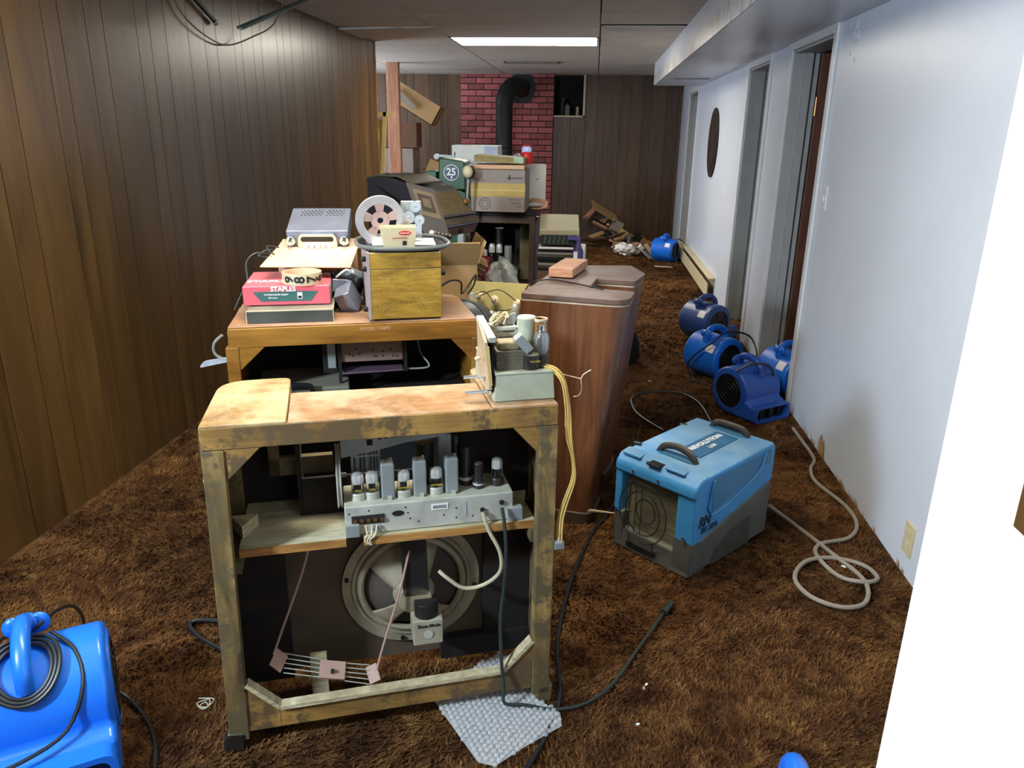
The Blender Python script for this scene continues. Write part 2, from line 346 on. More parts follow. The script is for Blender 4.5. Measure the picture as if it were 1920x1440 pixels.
# walls
def plankwall(parent,axis,a0,a1,pos,z0,z1,mat,sgn,pat,t=.004,skip=None):
    x=a0; i=0; cache={}
    while x<a1-.01:
        wd=pat[i%len(pat)]; i+=1
        wd=min(wd,a1-x)
        key=(round(wd,3),)
        for (s0,s1,za,zb) in (skip(x,x+wd) if skip else [(x,x+wd,z0,z1)]):
            k=(round(s1-s0,3),round(zb-za,3))
            if k not in cache:
                o=MB().box((0,0,0),((s1-s0-.004) if axis=='x' else t,t if axis=='x' else (s1-s0-.004),zb-za)).build('plank',mat,None,sm=0); cache[k]=o.data; bpy.data.objects.remove(o)
            loc=(s0+.002,pos-(t if sgn<0 else 0),za) if axis=='x' else (pos-(t if sgn<0 else 0),s0+.002,za)
            link(cache[k],'plank',parent,loc)
        x+=wd
wl=struct(MB().box((-2.05,-2.2,0),(-1.925,6.9,H)).build('wall_left',GROOVE,sm=0))
plankwall(wl,'y',-.6,6.9,-1.925,0,H,PANEL,1,[.12,.2,.09,.15,.11,.23,.1,.13,.2,.16])
MB().box((-2.055,6.9,0),(-1.915,6.925,H)).build('end_board',W2,wl)
wb=struct(MB().box((-4.6,10.72,0),(-.575,10.9,H)).box((-.165,10.72,0),(2.6,10.9,H)).box((-.575,10.72,0),(-.165,10.9,1.62)).build('wall_back',GROOVE,sm=0))
def skipb(a,b):
    if b<=-1.82 or a>=-.165: return [(a,b,0,H)]
    out=[]
    if a<-1.82: out.append((a,-1.82,0,H))
    if b>-.57:
        s0=max(a,-.57); s1=min(b,-.165); out.append((s0,s1,0,1.60))
        if b>-.165: out.append((-.165,b,0,H))
    return out
plankwall(wb,'x',-4.2,1.3,10.72,0,H,PANELB,-1,[.1,.2,.13,.16,.11,.2,.15],skip=skipb)
# faux brick chimney breast panel
BM,nt,b=base('red_brick'); oi=nt.nodes.new('ShaderNodeObjectInfo')
o_=ramp(nt,oi.outputs['Random'],[(0,hx('#7d3a36')),(.3,hx('#a5504e')),(.6,hx('#b9605c')),(1,hx('#8a4136'))])
o_=mix(nt,.5,o_,ramp(nt,nz(nt,22,5,rnd=True),[(.3,(.55,.5,.5,1)),(.7,(1.1,1.1,1.1,1))]),'MULTIPLY'); nt.links.new(o_,b.inputs['Base Color']); b.inputs['Roughness'].default_value=.6; bump(nt,b,nz(nt,60,4,rnd=True),.4,.004)
MORT=plain('dark_mortar','#2e1313',.8)
bp=MB().box((-1.82,10.69,0),(-.575,10.72,H)).build('mortar_panel',MORT,wb,sm=0)
bo=MB().box((0,0,0),(.199,.012,.064)).build('brick',BM,None,bev=.003,sm=0); bme=bo.data; bpy.data.objects.remove(bo)
bmh=bpy.data.meshes
row=0; z=.02
while z<H-.03:
    x=-1.815-(.105 if row%2 else 0)
    while x<-.58:
        x0=max(x,-1.815); x1=min(x+.199,-.58)
        if x1-x0>.03: link(bme,'brick',wb,(x0,10.678,z),scale=((x1-x0)/.199,random.uniform(.7,1.3),min(1,(H-.004-z)/.064)))
        x+=.209
    z+=.0765; row+=1
# niche in the back wall with jars
struct(MB().box((-.6,11.15,1.5),(-.14,11.2,H+.1)).box((-.6,10.9,1.5),(-.575,11.2,H+.1)).box((-.165,10.9,1.5),(-.14,11.2,H+.1)).box((-.6,10.72,1.58),(-.14,11.2,1.62)).build('wall_niche',DARKW,sm=0))
struct(MB().box((-.19,10.70,1.60),(-.165,10.73,H)).box((-.575,10.70,1.60),(-.165,10.73,1.618)).build('trim_1',CREAM,sm=0))
def jar(px,r,h,lab,m,cap):
    x=px; t=thing('jar',lab,'jar',(x,10.85,1.62)); 
    MB().lathe([(.001,0),(r,0),(r,h*.8),(r*.8,h*.88),(r*.8,h*.9),(.001,h*.9)],n=14).build('body',m,t); MB().cyl((0,0,h*.88),(0,0,h),r*.85,n=14).build('lid',cap,t)
jar(-.40,.035,.15,'grey cylindrical jar in the middle of the dark wall niche',CARDG,BLK)
jar(-.265,.022,.11,'small pale bottle at the right end of the dark wall niche',CREAM,PAPER)
pp=thing('paint_can','dark can hanging glinting at the back of the wall niche','can',(-.47,10.95,1.62)); MB().cyl((0,0,0),(0,0,.22),.06).build('body',STOVEP,pp); MB().lathe([(.062,.2),(.066,.21),(.062,.22)],n=18).build('rim',CHROME,pp)
# right wall with its openings; everything on X=1.1
wr=MB()
WX=1.1
def seg(y0,y1,z0=0,z1=H): wr.box((WX,y0,z0),(WX+.12,y1,z1))
DO=[(4.03,4.83),(5.42,6.12),(9.05,9.82)]; DH=1.86
seg(-.5,DO[0][0]); seg(DO[0][1],DO[1][0]); seg(DO[1][1],DO[2][0]); seg(DO[2][1],10.72)
for a,b in DO: seg(a,b,DH,H)
wr_o=struct(wr.build('wall_right',WHITEWALL,sm=0))
# near corner strip and casings as trims
k=2
for i,(a,b) in enumerate(DO):
    m_=MB()
    m_.box((WX-.014,b,0),(WX,b+.075,DH+.05)); m_.box((WX-.014,a-.05,0),(WX,a,DH+.05)); m_.box((WX-.014,a,DH),(WX,b,DH+.05))
    struct(m_.build('trim_%d'%k,TRIMW,bev=.003)); k+=1
    m_=MB().box((WX,b-.015,0),(WX+.14,b,DH)).box((WX,a,0),(WX+.14,a+.015,DH)).box((WX,a,DH-.015),(WX+.14,b,DH)); 
    m_.box((WX+.06,b-.04,0),(WX+.1,b-.015,DH-.015)); struct(m_.build('trim_%d'%k,GREYJ,bev=.002)); k+=1
# door 1: brown door swung into the room beyond
d=struct(MB().box((0,0,0),(.62,.038,1.83)).build('door_1',DOORB,bev=.002)); d.location=(WX+.135,4.74,.01); d.rotation_euler=(0,0,math.radians(-6))
MB().box((-.003,0,0),(0,.038,1.83)).build('hinge_edge',wood('brown_door_edge',['#7a4a2c','#8f5a38'],(10,10,1),2,.5),d,sm=0)
hg=MB().box((-.004,-.002,1.5),(.0,.04,1.6)).cyl((-.006,-.004,1.5),(-.006,-.004,1.6),.006,n=8).build('hinge',BRASS,d)
MB().box((-.004,-.002,.2),(.0,.04,.3)).cyl((-.006,-.004,.2),(-.006,-.004,.3),.006,n=8).build('hinge',BRASS,d)
# rooms beyond the openings
struct(MB().box((2.5,3.7,0),(2.56,10.0,H)).box((WX+.12,3.2,0),(2.5,3.26,H)).box((WX+.12,5.05,0),(2.5,5.1,H)).box((WX+.12,6.5,0),(2.5,6.56,H)).box((WX+.12,8.8,0),(2.5,8.86,H)).box((WX+.12,10.0,0),(2.5,10.06,H)).build('wall_side_rooms',plain('side_room_paint','#a7a49c',.7),sm=0))
# folding closet panels seen through door 2
for j in range(2):
    st=struct(MB().box((0,0,0),(.30,.03,1.83)).build('door_%d'%(j+2),GREYJ,bev=.003)); st.location=(WX+.14+j*.05,6.02-j*.06,.01); st.rotation_euler=(0,0,math.radians(-6+10*j))
# soffit
so=struct(MB().box((.6,-2,1.9),(WX,8.95,H)).build('trim_10',WHITEWALL,bev=.004,sm=0))
SM,nt,b=base('stained_soffit'); f=nz(nt,8,5,stretch=(1,1.2,4)); z_=nt.nodes.new('ShaderNodeTexCoord'); sp=nt.nodes.new('ShaderNodeSeparateXYZ'); nt.links.new(z_.outputs['Object'],sp.inputs[0])
rr=nt.nodes.new('ShaderNodeMapRange'); rr.inputs[1].default_value=2.03; rr.inputs[2].default_value=1.99; nt.links.new(sp.outputs[2],rr.inputs[0])
st_=nz(nt,1,4,stretch=(1,30,7),rough=.7)
nt.links.new(mix(nt,times(nt,ramp(nt,st_,[(.5,(0,0,0,1)),(.6,(1,1,1,1))]),times(nt,rr.outputs[0],.85)),hx('#d6d8dc'),hx('#a98f63')),b.inputs['Base Color']); b.inputs['Roughness'].default_value=.3
so2=struct(MB().box((.594,-2,1.9),(.6,8.95,H)).build('trim_11',SM,sm=0))
sv=thing('soffit_vent','narrow dark slot grille on the underside of the white soffit','vent',(.86,7.75,1.9)); MB().box((-.17,-.02,-.006),(.17,.02,0)).build('frame',GREYJ,sv); MB().box((-.16,-.012,-.009),(.16,.012,-.005)).build('slot',DARKM,sv)
# drip of plaster patch near soffit
pa=MB(); 
for i in range(9): pa.ball((WX-.001,3.74+random.uniform(-.05,.05),1.77+random.uniform(-.09,.1)),random.uniform(.008,.02),(.25,1,1),8)
o=pa.build('plaster_patch',WHITEWALL,wr_o)
# torn wallboard at the floor line
tm=MB()
for i in range(26):
    y=random.uniform(2.2,3.8); s=random.uniform(.008,.03); tm.add([(WX-.003,y-s*.4,.0),(WX-.003,y+s*.4,0),(WX-.012,y+random.uniform(-s,s)*.3,s*1.1+.01)],[(0,1,2)])
tm.add([(WX-.002,3.32,.0),(WX-.002,3.42,0),(WX-.004,3.41,.07),(WX-.004,3.38,.10),(WX-.004,3.36,.06),(WX-.004,3.34,.09)],[(0,1,2,3,4,5)])
tm.build('torn_wallboard',CARD,wr_o,sm=0)
# right foreground door jamb with strike plate
jb=struct(MB().box((.385,.30,0),(1.1,.80,H)).build('wall_front',JAMB,bev=.002,sm=0))
sp=tag(MB().box((.3830,.600,1.075),(.3850,.643,1.118)).box((.3820,.605,1.085),(.3830,.635,1.108)).build('strike_plate',BRASS),'brass strike plate cropped at the right edge of the white door frame','strike plate')
# entry room behind the camera
struct(MB().box((-2.05,-2.3,0),(-1.93,-.6,1.2)).box((-2.05,-2.3,0),(1.2,-2.2,H)).box((1.1,-2.2,0),(1.2,-.5,H)).build('wall_entry',WHITEWALL,sm=0))
struct(MB().box((-4.7,6.9,0),(-4.6,11,H)).box((-4.6,6.82,0),(-2.05,6.9,H)).build('wall_far_left',plain('far_left_wall','#4f4a44',.8),sm=0))
# switches, outlet, oval plaque, heater
sw=thing('light_switch','white light switch on the right wall by the brown door opening','switch',(WX,4.0-.22,0)); p=aty(1548,362,3.72)
sw.location=(WX,3.86,1.12); MB().box((-.006,-.035,-.055),(0,.035,.055)).build('plate',TRIMW,sw,bev=.002); MB().box((-.012,-.006,-.012),(-.006,.006,.012)).build('toggle',TRIMW,sw)
ou=thing('wall_outlet','cream wall outlet low on the right wall beside the door frame','outlet',(WX,2.37,.13)); MB().box((-.006,-.035,-.055),(0,.035,.055)).build('plate',CREAM,ou,bev=.002)
for q in (-.022,.022): MB().box((-.009,-.016,q-.013),(-.006,.016,q+.013)).build('socket',CREAM,ou,bev=.001)
pl=thing('wall_plaque','dark oval plaque hanging on the white wall between doorways','plaque',(WX,7.62,1.33)); 
MB().add([],[]).prism([(.27*math.cos(a),.31*math.sin(a)) for a in [2*PI*i/40 for i in range(40)]],-.02,0,'yz').build('board',DARKW,pl,bev=.006)
MB().prism([(.22*math.cos(a),.26*math.sin(a)) for a in [2*PI*i/40 for i in range(40)]],-.026,-.02,'yz').build('face',wood('plaque_face',['#1c130d','#34241a','#4a3527'],(2,2,2),5,.4),pl)
ht=thing('baseboard_heater','long cream baseboard heater along the right wall','heater',(WX,8.0,0))
MB().box((-.065,-1.2,.03),(-.055,1.2,.15)).build('front_panel',CREAM,ht,bev=.002); MB().box((-.06,-1.2,.19),(0,1.2,.2)).box((-.005,-1.2,.02),(0,1.2,.2)).build('cover',CREAM,ht,bev=.002)
MB().box((-.05,-1.18,.06),(-.006,1.18,.12)).build('fins',DARKM,ht); MB().box((-.066,1.2,.02),(0,1.24,.2)).build('end_cap',CREAM,ht,bev=.002)
tag(MB().tube([(WX-.03,8.9,.22),(WX-.12,8.95,.26),(WX-.16,8.7,.12),(WX-.15,8.3,.02)],.006).build('power_cord',CORD),'short black cord looping over the far end of the baseboard heater','cord')
# ------------------------------------------------------------------ writing
def text(body,size,m,parent,loc,rot,name='lettering',ext=.0004,align='CENTER',shear=0,sx=1,bold=0):
    cu=bpy.data.curves.new('t','FONT'); cu.body=body; cu.size=size; cu.extrude=ext; cu.align_x=align; cu.align_y='CENTER'; cu.shear=shear; cu.offset=bold; cu.resolution_u=3
    o=bpy.data.objects.new('t',cu); C.objects.link(o)
    me=bpy.data.meshes.new_from_object(o); bpy.data.objects.remove(o); bpy.data.curves.remove(cu)
    me.materials.clear(); me.materials.append(m)
    q=bpy.data.objects.new(name,me); C.objects.link(q); q.parent=parent; q.location=loc; q.rotation_euler=[math.radians(a) for a in rot]; q.scale=(sx,1,1); return q
def fr(loc,rz):
    return Matrix.Translation(loc)@Matrix.Rotation(math.radians(rz),4,'Z')
F1=fr((-.42,1.49,0),19.5); F2=fr((-.65,2.045,0),18.8)
def tube_valve(mb_parent,x,y,z,r,h,kind='clear',label=None):
    """a vacuum tube as a part with glass, base and getter as sub-parts"""
    b=MB().lathe([(.0005,0),(r*1.05,0),(r*1.08,h*.05),(r*1.08,h*.24),(r*.98,h*.27),(r*.3,h*.27)],(x,y,z),18)
    o=b.build('vacuum_tube',STEEL if kind=='silver' else TUBEB,mb_parent)
    if kind=='black':
        MB().lathe([(r*.9,h*.27),(r*.86,h*.3),(r*.86,h*.96),(r*.7,h),(.0005,h)],(x,y,z),18).build('metal_shell',TUBEB,o)
        MB().lathe([(r*1.12,h*.14),(r*1.15,h*.18),(r*1.1,h*.22)],(x,y,z),18).build('collar',STEEL,o)
    else:
        MB().lathe([(r*.9,h*.27),(r*.93,h*.35),(r*.93,h*.85),(r*.8,h*.95),(r*.45,h),(.0005,h*1.005)],(x,y,z),20).build('glass_envelope',GLASS,o)
        MB().lathe([(r*.94,h*.64),(r*.945,h*.85),(r*.82,h*.955),(r*.46,h*1.005),(.0005,h*1.01)],(x,y,z),20).build('getter_cap',GETTER,o)
        MB().box((x-r*.35,y-r*.25,z+h*.3),(x+r*.35,y+r*.25,z+h*.7)).cyl((x,y,z+h*.3),(x,y,z+h*.75),r*.1,n=6).build('electrodes',DARKM,o)
    return o
# ------------------------------------------------------------------ front radio cabinet (worn, open back to us)
c1=thing('radio_cabinet','worn paint-stripped wooden radio cabinet with open back, nearest the camera','radio cabinet',(-.42,1.49,0),19.5)
def rp(pts,n=6):  # polygon with rounded corner markers (x,y,r)
    out=[]; m=len(pts)
    for i,p in enumerate(pts):
        if len(p)<3 or p[2]==0: out.append((p[0],p[1])); continue
        a=Vector(pts[i-1][:2]); b=Vector(p[:2]); c=Vector(pts[(i+1)%m][:2]); r=p[2]
        u=(a-b).normalized(); v=(c-b).normalized(); p0=b+u*r; p1=b+v*r
        for k in range(n+1):
            t=k/n; q=p0*(1-t)**2+b*2*t*(1-t)+p1*t*t; out.append((q.x,q.y))
    return out
MB().prism([(-.205,.0),(.232,.0),(.232,.185),(-.205,.195)],.768,.819).build('top_panel',W1T,c1,bev=.002)
MB().prism(rp([(-.38,0),(-.207,0),(-.207,.305,.025),(-.37,.30,.07)]),.79,.823).build('top_block',W1B,c1,bev=.003)
MB().prism(rp([(.234,0),(.385,0,0),(.375,.30,.07),(.234,.305,.03)]),.79,.821).build('top_block',W1T,c1,bev=.003)
MB().prism([(-.378,-.002),(.385,-.002),(.385,.018),(-.378,.018)],.769,.817).build('top_rail',W1,c1,bev=.002)
MB().prism([(-.378,-.004),(-.333,-.004),(-.345,-.004)],0,0) if False else None
# legs: slightly splayed posts
def post(p0,p1,wd,dp,name,m,bev=.002):
    mb=MB(); a=[(p0[0]-wd/2,p0[1]),(p0[0]+wd/2,p0[1]),(p0[0]+wd/2,p0[1]+dp),(p0[0]-wd/2,p0[1]+dp)]; b_=[(p1[0]-wd/2,p1[1]),(p1[0]+wd/2,p1[1]),(p1[0]+wd/2,p1[1]+dp),(p1[0]-wd/2,p1[1]+dp)]
    mb.add([(x,y,p0[2]) for x,y in a]+[(x,y,p1[2]) for x,y in b_],[(3,2,1,0),(4,5,6,7),(0,1,5,4),(1,2,6,5),(2,3,7,6),(3,0,4,7)]); return mb.build(name,m,c1,bev=bev)
post((-.372,-.004,.03),(-.357,-.004,.768),.044,.03,'post',W1P); post((.362,-.004,.03),(.364,-.004,.768),.044,.03,'post',W1P)
post((-.357,.265,.03),(-.355,.265,.79),.03,.03,'post',W1P); post((.355,.265,.03),(.358,.265,.79),.03,.03,'post',W1P)
g=MB(); 
MB().prism([(-.335,.769),(-.262,.769),(-.335,.697)],.0,.016,'xz').build('corner_gusset',W1,c1,bev=.001)
MB().prism([(.28,.769),(.342,.769),(.342,.700)],.0,.016,'xz').build('corner_gusset',W1,c1,bev=.001)
MB().prism([(-.350,.05),(-.35,.172),(-.276,.098),(-.276,.05)],.0,.016,'xz').build('corner_gusset',W1,c1,bev=.001)
MB().prism([(.341,.05),(.266,.05),(.266,.106),(.341,.185)],.0,.016,'xz').build('corner_gusset',W1,c1,bev=.001)
MB().prism([(-.366,.048),(.365,.053),(.365,.105),(-.366,.098)],.001,.018,'xz').build('bottom_rail',W1,c1,bev=.002)
# pale strip lining the lower opening
MB().beam((-.274,.006,.107),(.264,.006,.114),.026,.010,(0,0,1)).build('edge_strip',RAWW,c1)
MB().beam((-.345,.008,.181),(-.275,.008,.107),.026,.010,(0,0,1)).build('edge_strip',RAWW,c1)
MB().beam((.264,.008,.114),(.339,.008,.193),.026,.010,(0,0,1)).build('edge_strip',RAWW,c1)
# dark tapered feet
for x,yy in ((-.385,-.008),(.37,-.004)):
    MB().prism([(x-.022,.0),(x+.024,.0),(x+.026,.05),(x-.012,.055),(x-.024,.03)],yy,yy+.04,'xz').build('foot',TUBEB if x<0 else W1P,c1,bev=.006)
for x in (-.36,.36): MB().box((x-.02,.25,0),(x+.02,.29,.06)).build('foot',W1P,c1,bev=.004)
# sides, front board with dial window, inner battens
MB().prism([(-.385,.02),(-.375,.02),(-.372,.27),(-.382,.27)],.05,.79).build('side_panel',W1P,c1)
MB().prism([(.376,.02),(.386,.02),(.382,.27),(.372,.27)],.05,.79).build('side_panel',W1P,c1)
fb=MB()
fb.box((-.37,.285,.49),(-.20,.295,.79)).box((-.205,.19,.49),(-.195,.29,.79)).box((.13,.19,.49),(.37,.2,.79)).box((-.2,.19,.49),(.13,.2,.60)).box((-.2,.19,.74),(.13,.2,.79))
fb.build('front_panel',DARKW,c1)
MB().box((-.27,.22,.60),(-.12,.24,.645)).box((-.27,.22,.60),(-.245,.24,.79)).build('dial_batten',RED2 if False else W1P,c1)
sh=MB().prism([(-.335,.055),(-.10,.05),(-.10,.085),(-.06,.085),(-.06,.052),(.352,.052),(.352,.285),(-.335,.285)],.488,.502).build('shelf',SHELF,c1)
MB().box((-.335,.050,.484),(-.10,.055,.5025)).box((-.06,.047,.484),(.352,.052,.5025)).build('front_edge',SHELFE,sh)
for x in (-.36,.335): MB().box((x,.03,.455),(x+.03,.25,.484)).build('shelf_cleat',W1P,c1)
MB().prism([(-.36,.16),(-.33,.10),(-.30,.16)],.503,.535).build('corner_block',RAWW,c1)
MB().prism([(.30,.16),(.335,.10),(.355,.16)],.503,.53).build('corner_block',RAWW,c1)
# speaker board
MB().box((-.25,.192,.06),(.25,.204,.484)).build('speaker_board',plain('board_hardboard','#5a4a38',.85,sc_=9),c1)
for a_,b_ in (((.25,.17,.11),(.372,.2,.484)),((-.372,.17,.05),(-.25,.2,.484)),((.13,.16,.05),(.372,.19,.11))): MB().box(a_,b_).build('inner_frame',DARKW,c1)
MB().box((-.205,.10,.02),(-.165,.115,.16)).build('stay_block',RAWW,c1)
# drips of old glue/veneer on the left edge
m_=MB(); 
for zz in (.62,.60,.56,.52,.7): m_.ball((-.377,.004,zz),.008,(.7,1,1.6),8)
m_.build('glue_drips',RAWW,c1)
# loudspeaker with spoked frame
SPK=plain('speaker_frame_paint','#a3967a',.5,metal=.2,dust=.4)
s1=thing('loudspeaker','large round loudspeaker with petal cut-outs inside the front cabinet','loudspeaker',F1@Vector((.06,.187,.285)),19.5)
R_=.178; ax=(0,-1,0)
MB().lathe([(R_,0),(R_,.006),(R_*.88,.006),(R_*.86,.012),(R_*.82,.012),(R_*.80,.006),(R_*.78,.018),(R_*.73,.022),(R_*.70,.018),(R_*.69,.012)],(0,0,0),48,axis=ax).build('rim',SPK,s1)
MB().lathe([(R_*.68,.004),(R_*.3,.045),(.0005,.05)],(0,0,0),40,axis=ax).build('cone',plain('paper_cone','#4a4036',.9),s1)
for a0,a1 in ((58,148),(212,243),(268,322)):
    sp_=MB(); n=10; m=5; vs=[]
    for i in range(n+1):
        t=i/n
        for k in range(m+1):
            q=k/m; r=R_*(.72-.50*q); hgt=.016+.048*q; a=math.radians((a0+a1)/2+(a1-a0)*(t-.5)*(1+.35*q-.9*q*(1-q)*(1 if a1-a0<80 else .2)))
            vs.append((r*math.cos(a),-hgt,r*math.sin(a)))
    sp_.add(vs,[(i*(m+1)+k,(i+1)*(m+1)+k,(i+1)*(m+1)+k+1,i*(m+1)+k+1) for i in range(n) for k in range(m)]); o=sp_.build('spoke',SPK,s1,sm=60); so_=o.modifiers.new('s','SOLIDIFY'); so_.thickness=.004
MB().lathe([(R_*.30,.05),(R_*.26,.066),(.0005,.068)],(0,0,0),30,axis=(0,-1,0)).build('hub',SPK,s1)
MB().cyl((0,-.06,0),(0,-.085,0),.042,n=24).build('magnet_plate',SPK,s1,bev=.002)
MB().box((-.012,-.13,-.105),(.062,-.055,-.035)).build('transformer_box',plain('pale_box_paint','#a59d84',.5,dust=.4),s1,bev=.003)
MB().cyl((.025,-.1,-.06),(.025,-.095,-.0),.03,n=20).build('field_coil',DARKM,s1,bev=.002)
MB().prism(rp([(-.03,.01,.01),(.035,.01,.01),(.03,.19),(-.03,.19)]),-.085,-.07,'xz').build('bracket',DARKM,s1)
text('Dura Mode',.012,BLACKP,s1,(.027,-.1315,-.05),(90,0,0),bold=.0002); MB().cyl((.025,-.131,-.075),(.025,-.132,-.075),.012,n=20).build('embossed_disc',STEEL,s1)
for a in (80,170,260,350): MB().cyl((R_*.94*math.cos(math.radians(a)),-.006,R_*.94*math.sin(math.radians(a))),(R_*.94*math.cos(math.radians(a)),-.012,R_*.94*math.sin(math.radians(a))),.006,n=10).build('screw',DARKM,s1)
tag(MB().tube([F1@Vector(p) for p in ((.222,.055,.535),(.235,.045,.49),(.262,.04,.43),(.265,.05,.37),(.23,.07,.325),(.18,.08,.315),(.14,.085,.345),(.12,.1,.36))],.005).build('speaker_cable',plain('aged_cable','#c0b492',.6,bmp=0)),'off-white cable curving from the chassis down to the big loudspeaker','cable')
tag(MB().tube([F1@Vector(p) for p in ((.268,.05,.545),(.272,.035,.50),(.275,.03,.42),(.27,.03,.33),(.26,.02,.25),(.258,-.005,.15),(.262,-.02,.08),(.262,-.03,.04))]+[atz(*p) for p in ((985,1322,.026),(1040,1330,.018),(1100,1318,.014),(1150,1280,.014),(1200,1210,.014),(1246,1146,.016))],.0045).cyl(atz(1244,1149,.018),atz(1259,1129,.018),.011,.008,n=10).build('power_cord',CORDG),'green-grey power cord hanging from the chassis to a plug on the carpet','power cord')
# loop antenna / wire rack with pinkish end plates
PINKB=plain('pinkish_brown_fibre','#b08d7a',.6,var=.1)
la=thing('wire_aerial','fallen wire aerial with pinkish plates and parallel wires inside the front cabinet','aerial',F1@Vector((-.152,.06,.142)),19.5,ry=7)
MB().obox((0,0,0),(.062,.045,.008),(28,8,0)).build('centre_plate',PINKB,la,bev=.001)
MB().cyl((0,-.008,.0),(0,-.012,.008),.005,n=8).build('screw',DARKM,la)
for i in range(5):
    dz=-.004*0; yy=-.018+.009*i
    MB().tube([(-.115,yy+.0,.026+.007*(i-2)),(-.03,yy,.007+.006*(i-2))],.0013,n=5,smooth=0).build('wire',STEEL,la)
    MB().tube([(.03,yy,-.007+.006*(i-2)),(.09,yy,-.018+.007*(i-2))],.0013,n=5,smooth=0).build('wire',STEEL,la)
MB().obox((-.128,0,.034),(.035,.045,.003),(30,42,0)).build('end_plate',PINKB,la); MB().obox((.1,0,-.016),(.028,.045,.003),(30,-28,0)).build('end_plate',PINKB,la)
MB().tube([(-.14,0,.05),(-.125,.02,.10),(-.085,.04,.25),(-.07,.05,.345)],.003).build('arm_rod',PINKB,la); MB().tube([(.108,0,-.005),(.12,.01,.06),(.15,.03,.2),(.17,.05,.345)],.003).build('arm_rod',PINKB,la)
# main chassis on the shelf
ch=thing('radio_chassis','long grey radio chassis with tubes and cans on the shelf of the front cabinet','radio chassis',F1@Vector((.10,.065,.503)),19.5)
MB().box((-.2,0,0),(.2,.12,.074)).build('chassis_box',STEEL,ch,bev=.004)
for a_,b_ in (((-.2,-.012,.0),(-.168,.0,.032)),((.185,-.008,.0),(.222,.012,.034))): MB().box(a_,b_).build('mounting_lug',STEELG,ch,bev=.002)
MB().box((-.185,-.003,.028),(-.11,-.0005,.05)).build('terminal_strip',DARKM,ch,bev=.001)
for i in range(5): MB().cyl((-.178+i*.0155,-.003,.039),(-.178+i*.0155,-.007,.039),.0055,n=10).build('terminal_screw',CHROME,ch)
MB().prism([(-.078+.014*math.cos(a),.047+.007*math.sin(a)) for a in [2*PI*i/16 for i in range(16)]],-.0015,-.0005,'xz').build('socket',DARKM,ch)
MB().box((-.0,-.0015,.046),(.04,-.0005,.062)).build('printed_label',PAPER,ch); MB().box((.004,-.0022,.050),(.036,-.0015,.058)).build('printed_band',STEELG,ch)
MB().box((.075,-.0012,.02),(.084,-.0004,.06)).build('ink_stamp',GREYJ,ch)
MB().box((.12,-.0015,.015),(.137,-.0004,.035)).box((-.135,-.0015,.004),(-.118,-.0004,.02)).build('embossed_plate',STEELG,ch)
MB().cyl((.123,-.001,.035),(.123,-.005,.035),.006,n=10).cyl((.17,-.001,.05),(.17,-.006,.05),.006,n=10).build('grommet',DARKM,ch)
m_=MB()
for x,z_ in ((-.06,.06),(-.055,.045),(-.05,.03),(-.03,.02),(.03,.03),(.06,.045),(.1,.02),(-.19,.056),(-.145,.06),(.06,.02)): m_.cyl((x,-.0006,z_),(x,.002,z_),.0022,n=8)
m_.build('drilled_hole',BLKM,ch)
TX=[(-.166,.04),(-.133,.04),(-.06,.035),(.017,.035)]
for i,(x,y) in enumerate(TX):
    o=tube_valve(ch,x,y,.074,.0162,.066,'silver')
    text('RAYTHEON' if i>1 else 'RCA',.0055 if i>1 else .007,YPRINT,o,(x,y-.0160,.074+.027),(90,0,0),bold=.0001)
for x in (-.097,-.022,.054):
    o=MB().box((x-.0155,.02,.074),(x+.0155,.052,.165)).build('tuning_can',STEELG,ch,bev=.004,seg=3)
    for a,b in ((-.006,.03),(.001,.036),(-.003,.043)): MB().cyl((x+a,b,.165),(x+a,b,.1656),.0022,n=8).build('hole',BLKM,o)
    MB().cyl((x+.01,.044,.165),(x+.01,.044,.169),.003,n=8).build('screw',CHROME,o)
    MB().box((x-.002,.0155,.074),(x+.008,.02,.083)).build('clip',STEEL,o)
tube_valve(ch,.122,.042,.074,.0125,.065,'black'); tube_valve(ch,.17,.05,.074,.0145,.07,'clear2')
tube_valve(ch,.095,.07,.074,.016,.10,'black'); tube_valve(ch,.075,.1,.074,.015,.12,'black')
MB().box((.03,.09,.074),(.065,.115,.20)).build('tall_can',STEELG,ch,bev=.005)
MB().cyl((.0,.10,.074),(.0,.10,.18),.022,n=18).build('electrolytic_can',DARKM,ch,bev=.003)
MB().cyl((-.19,.02,.09),(-.175,.02,.09),.003,n=6) and None
# tuning condenser and its pulley
gg=MB().box((-.178,.075,.074),(-.172,.079,.205)).box((-.115,.075,.074),(-.109,.079,.205)).box((-.178,.075,.2),(-.109,.079,.206)).box((-.175,.072,.165),(-.112,.075,.169)).box((-.165,.072,.08),(-.162,.075,.175)).box((-.142,.072,.08),(-.139,.075,.175)); gg.build('condenser_frame',STEELG,ch)
for k in range(7): MB().box((-.168+.008*k,.082,.09),(-.1665+.008*k,.115,.19)).build('condenser_vane',STEEL,ch)
MB().lathe([(.02,-.006),(.075,-.006),(.078,-.004),(.072,-.001),(.072,.001),(.078,.004),(.075,.006),(.02,.006)],(-.208,.09,.115),36,axis=(1,0,0)).build('drive_pulley',STEEL,ch)
MB().cyl((-.216,.09,.115),(-.19,.09,.115),.006,n=10).build('pulley_shaft',STEELG,ch)
dl=MB().prism([(-.2,.178),(-.2,.25),(.06,.25),(.07,.225),(.02,.212),(-.05,.205),(-.12,.19)],.045,.049,'xz').build('dial_backplate',STEELG,ch)
for k in range(5): MB().cyl((-.11+.014*k,.043,.222+.001*k),(-.11+.014*k,.0455,.222+.001*k),.0045,n=10).build('hole',BLKM,dl)
MB().box((-.14,.0435,.205),(-.127,.0455,.219)).build('bracket_hole',BLKM,dl)
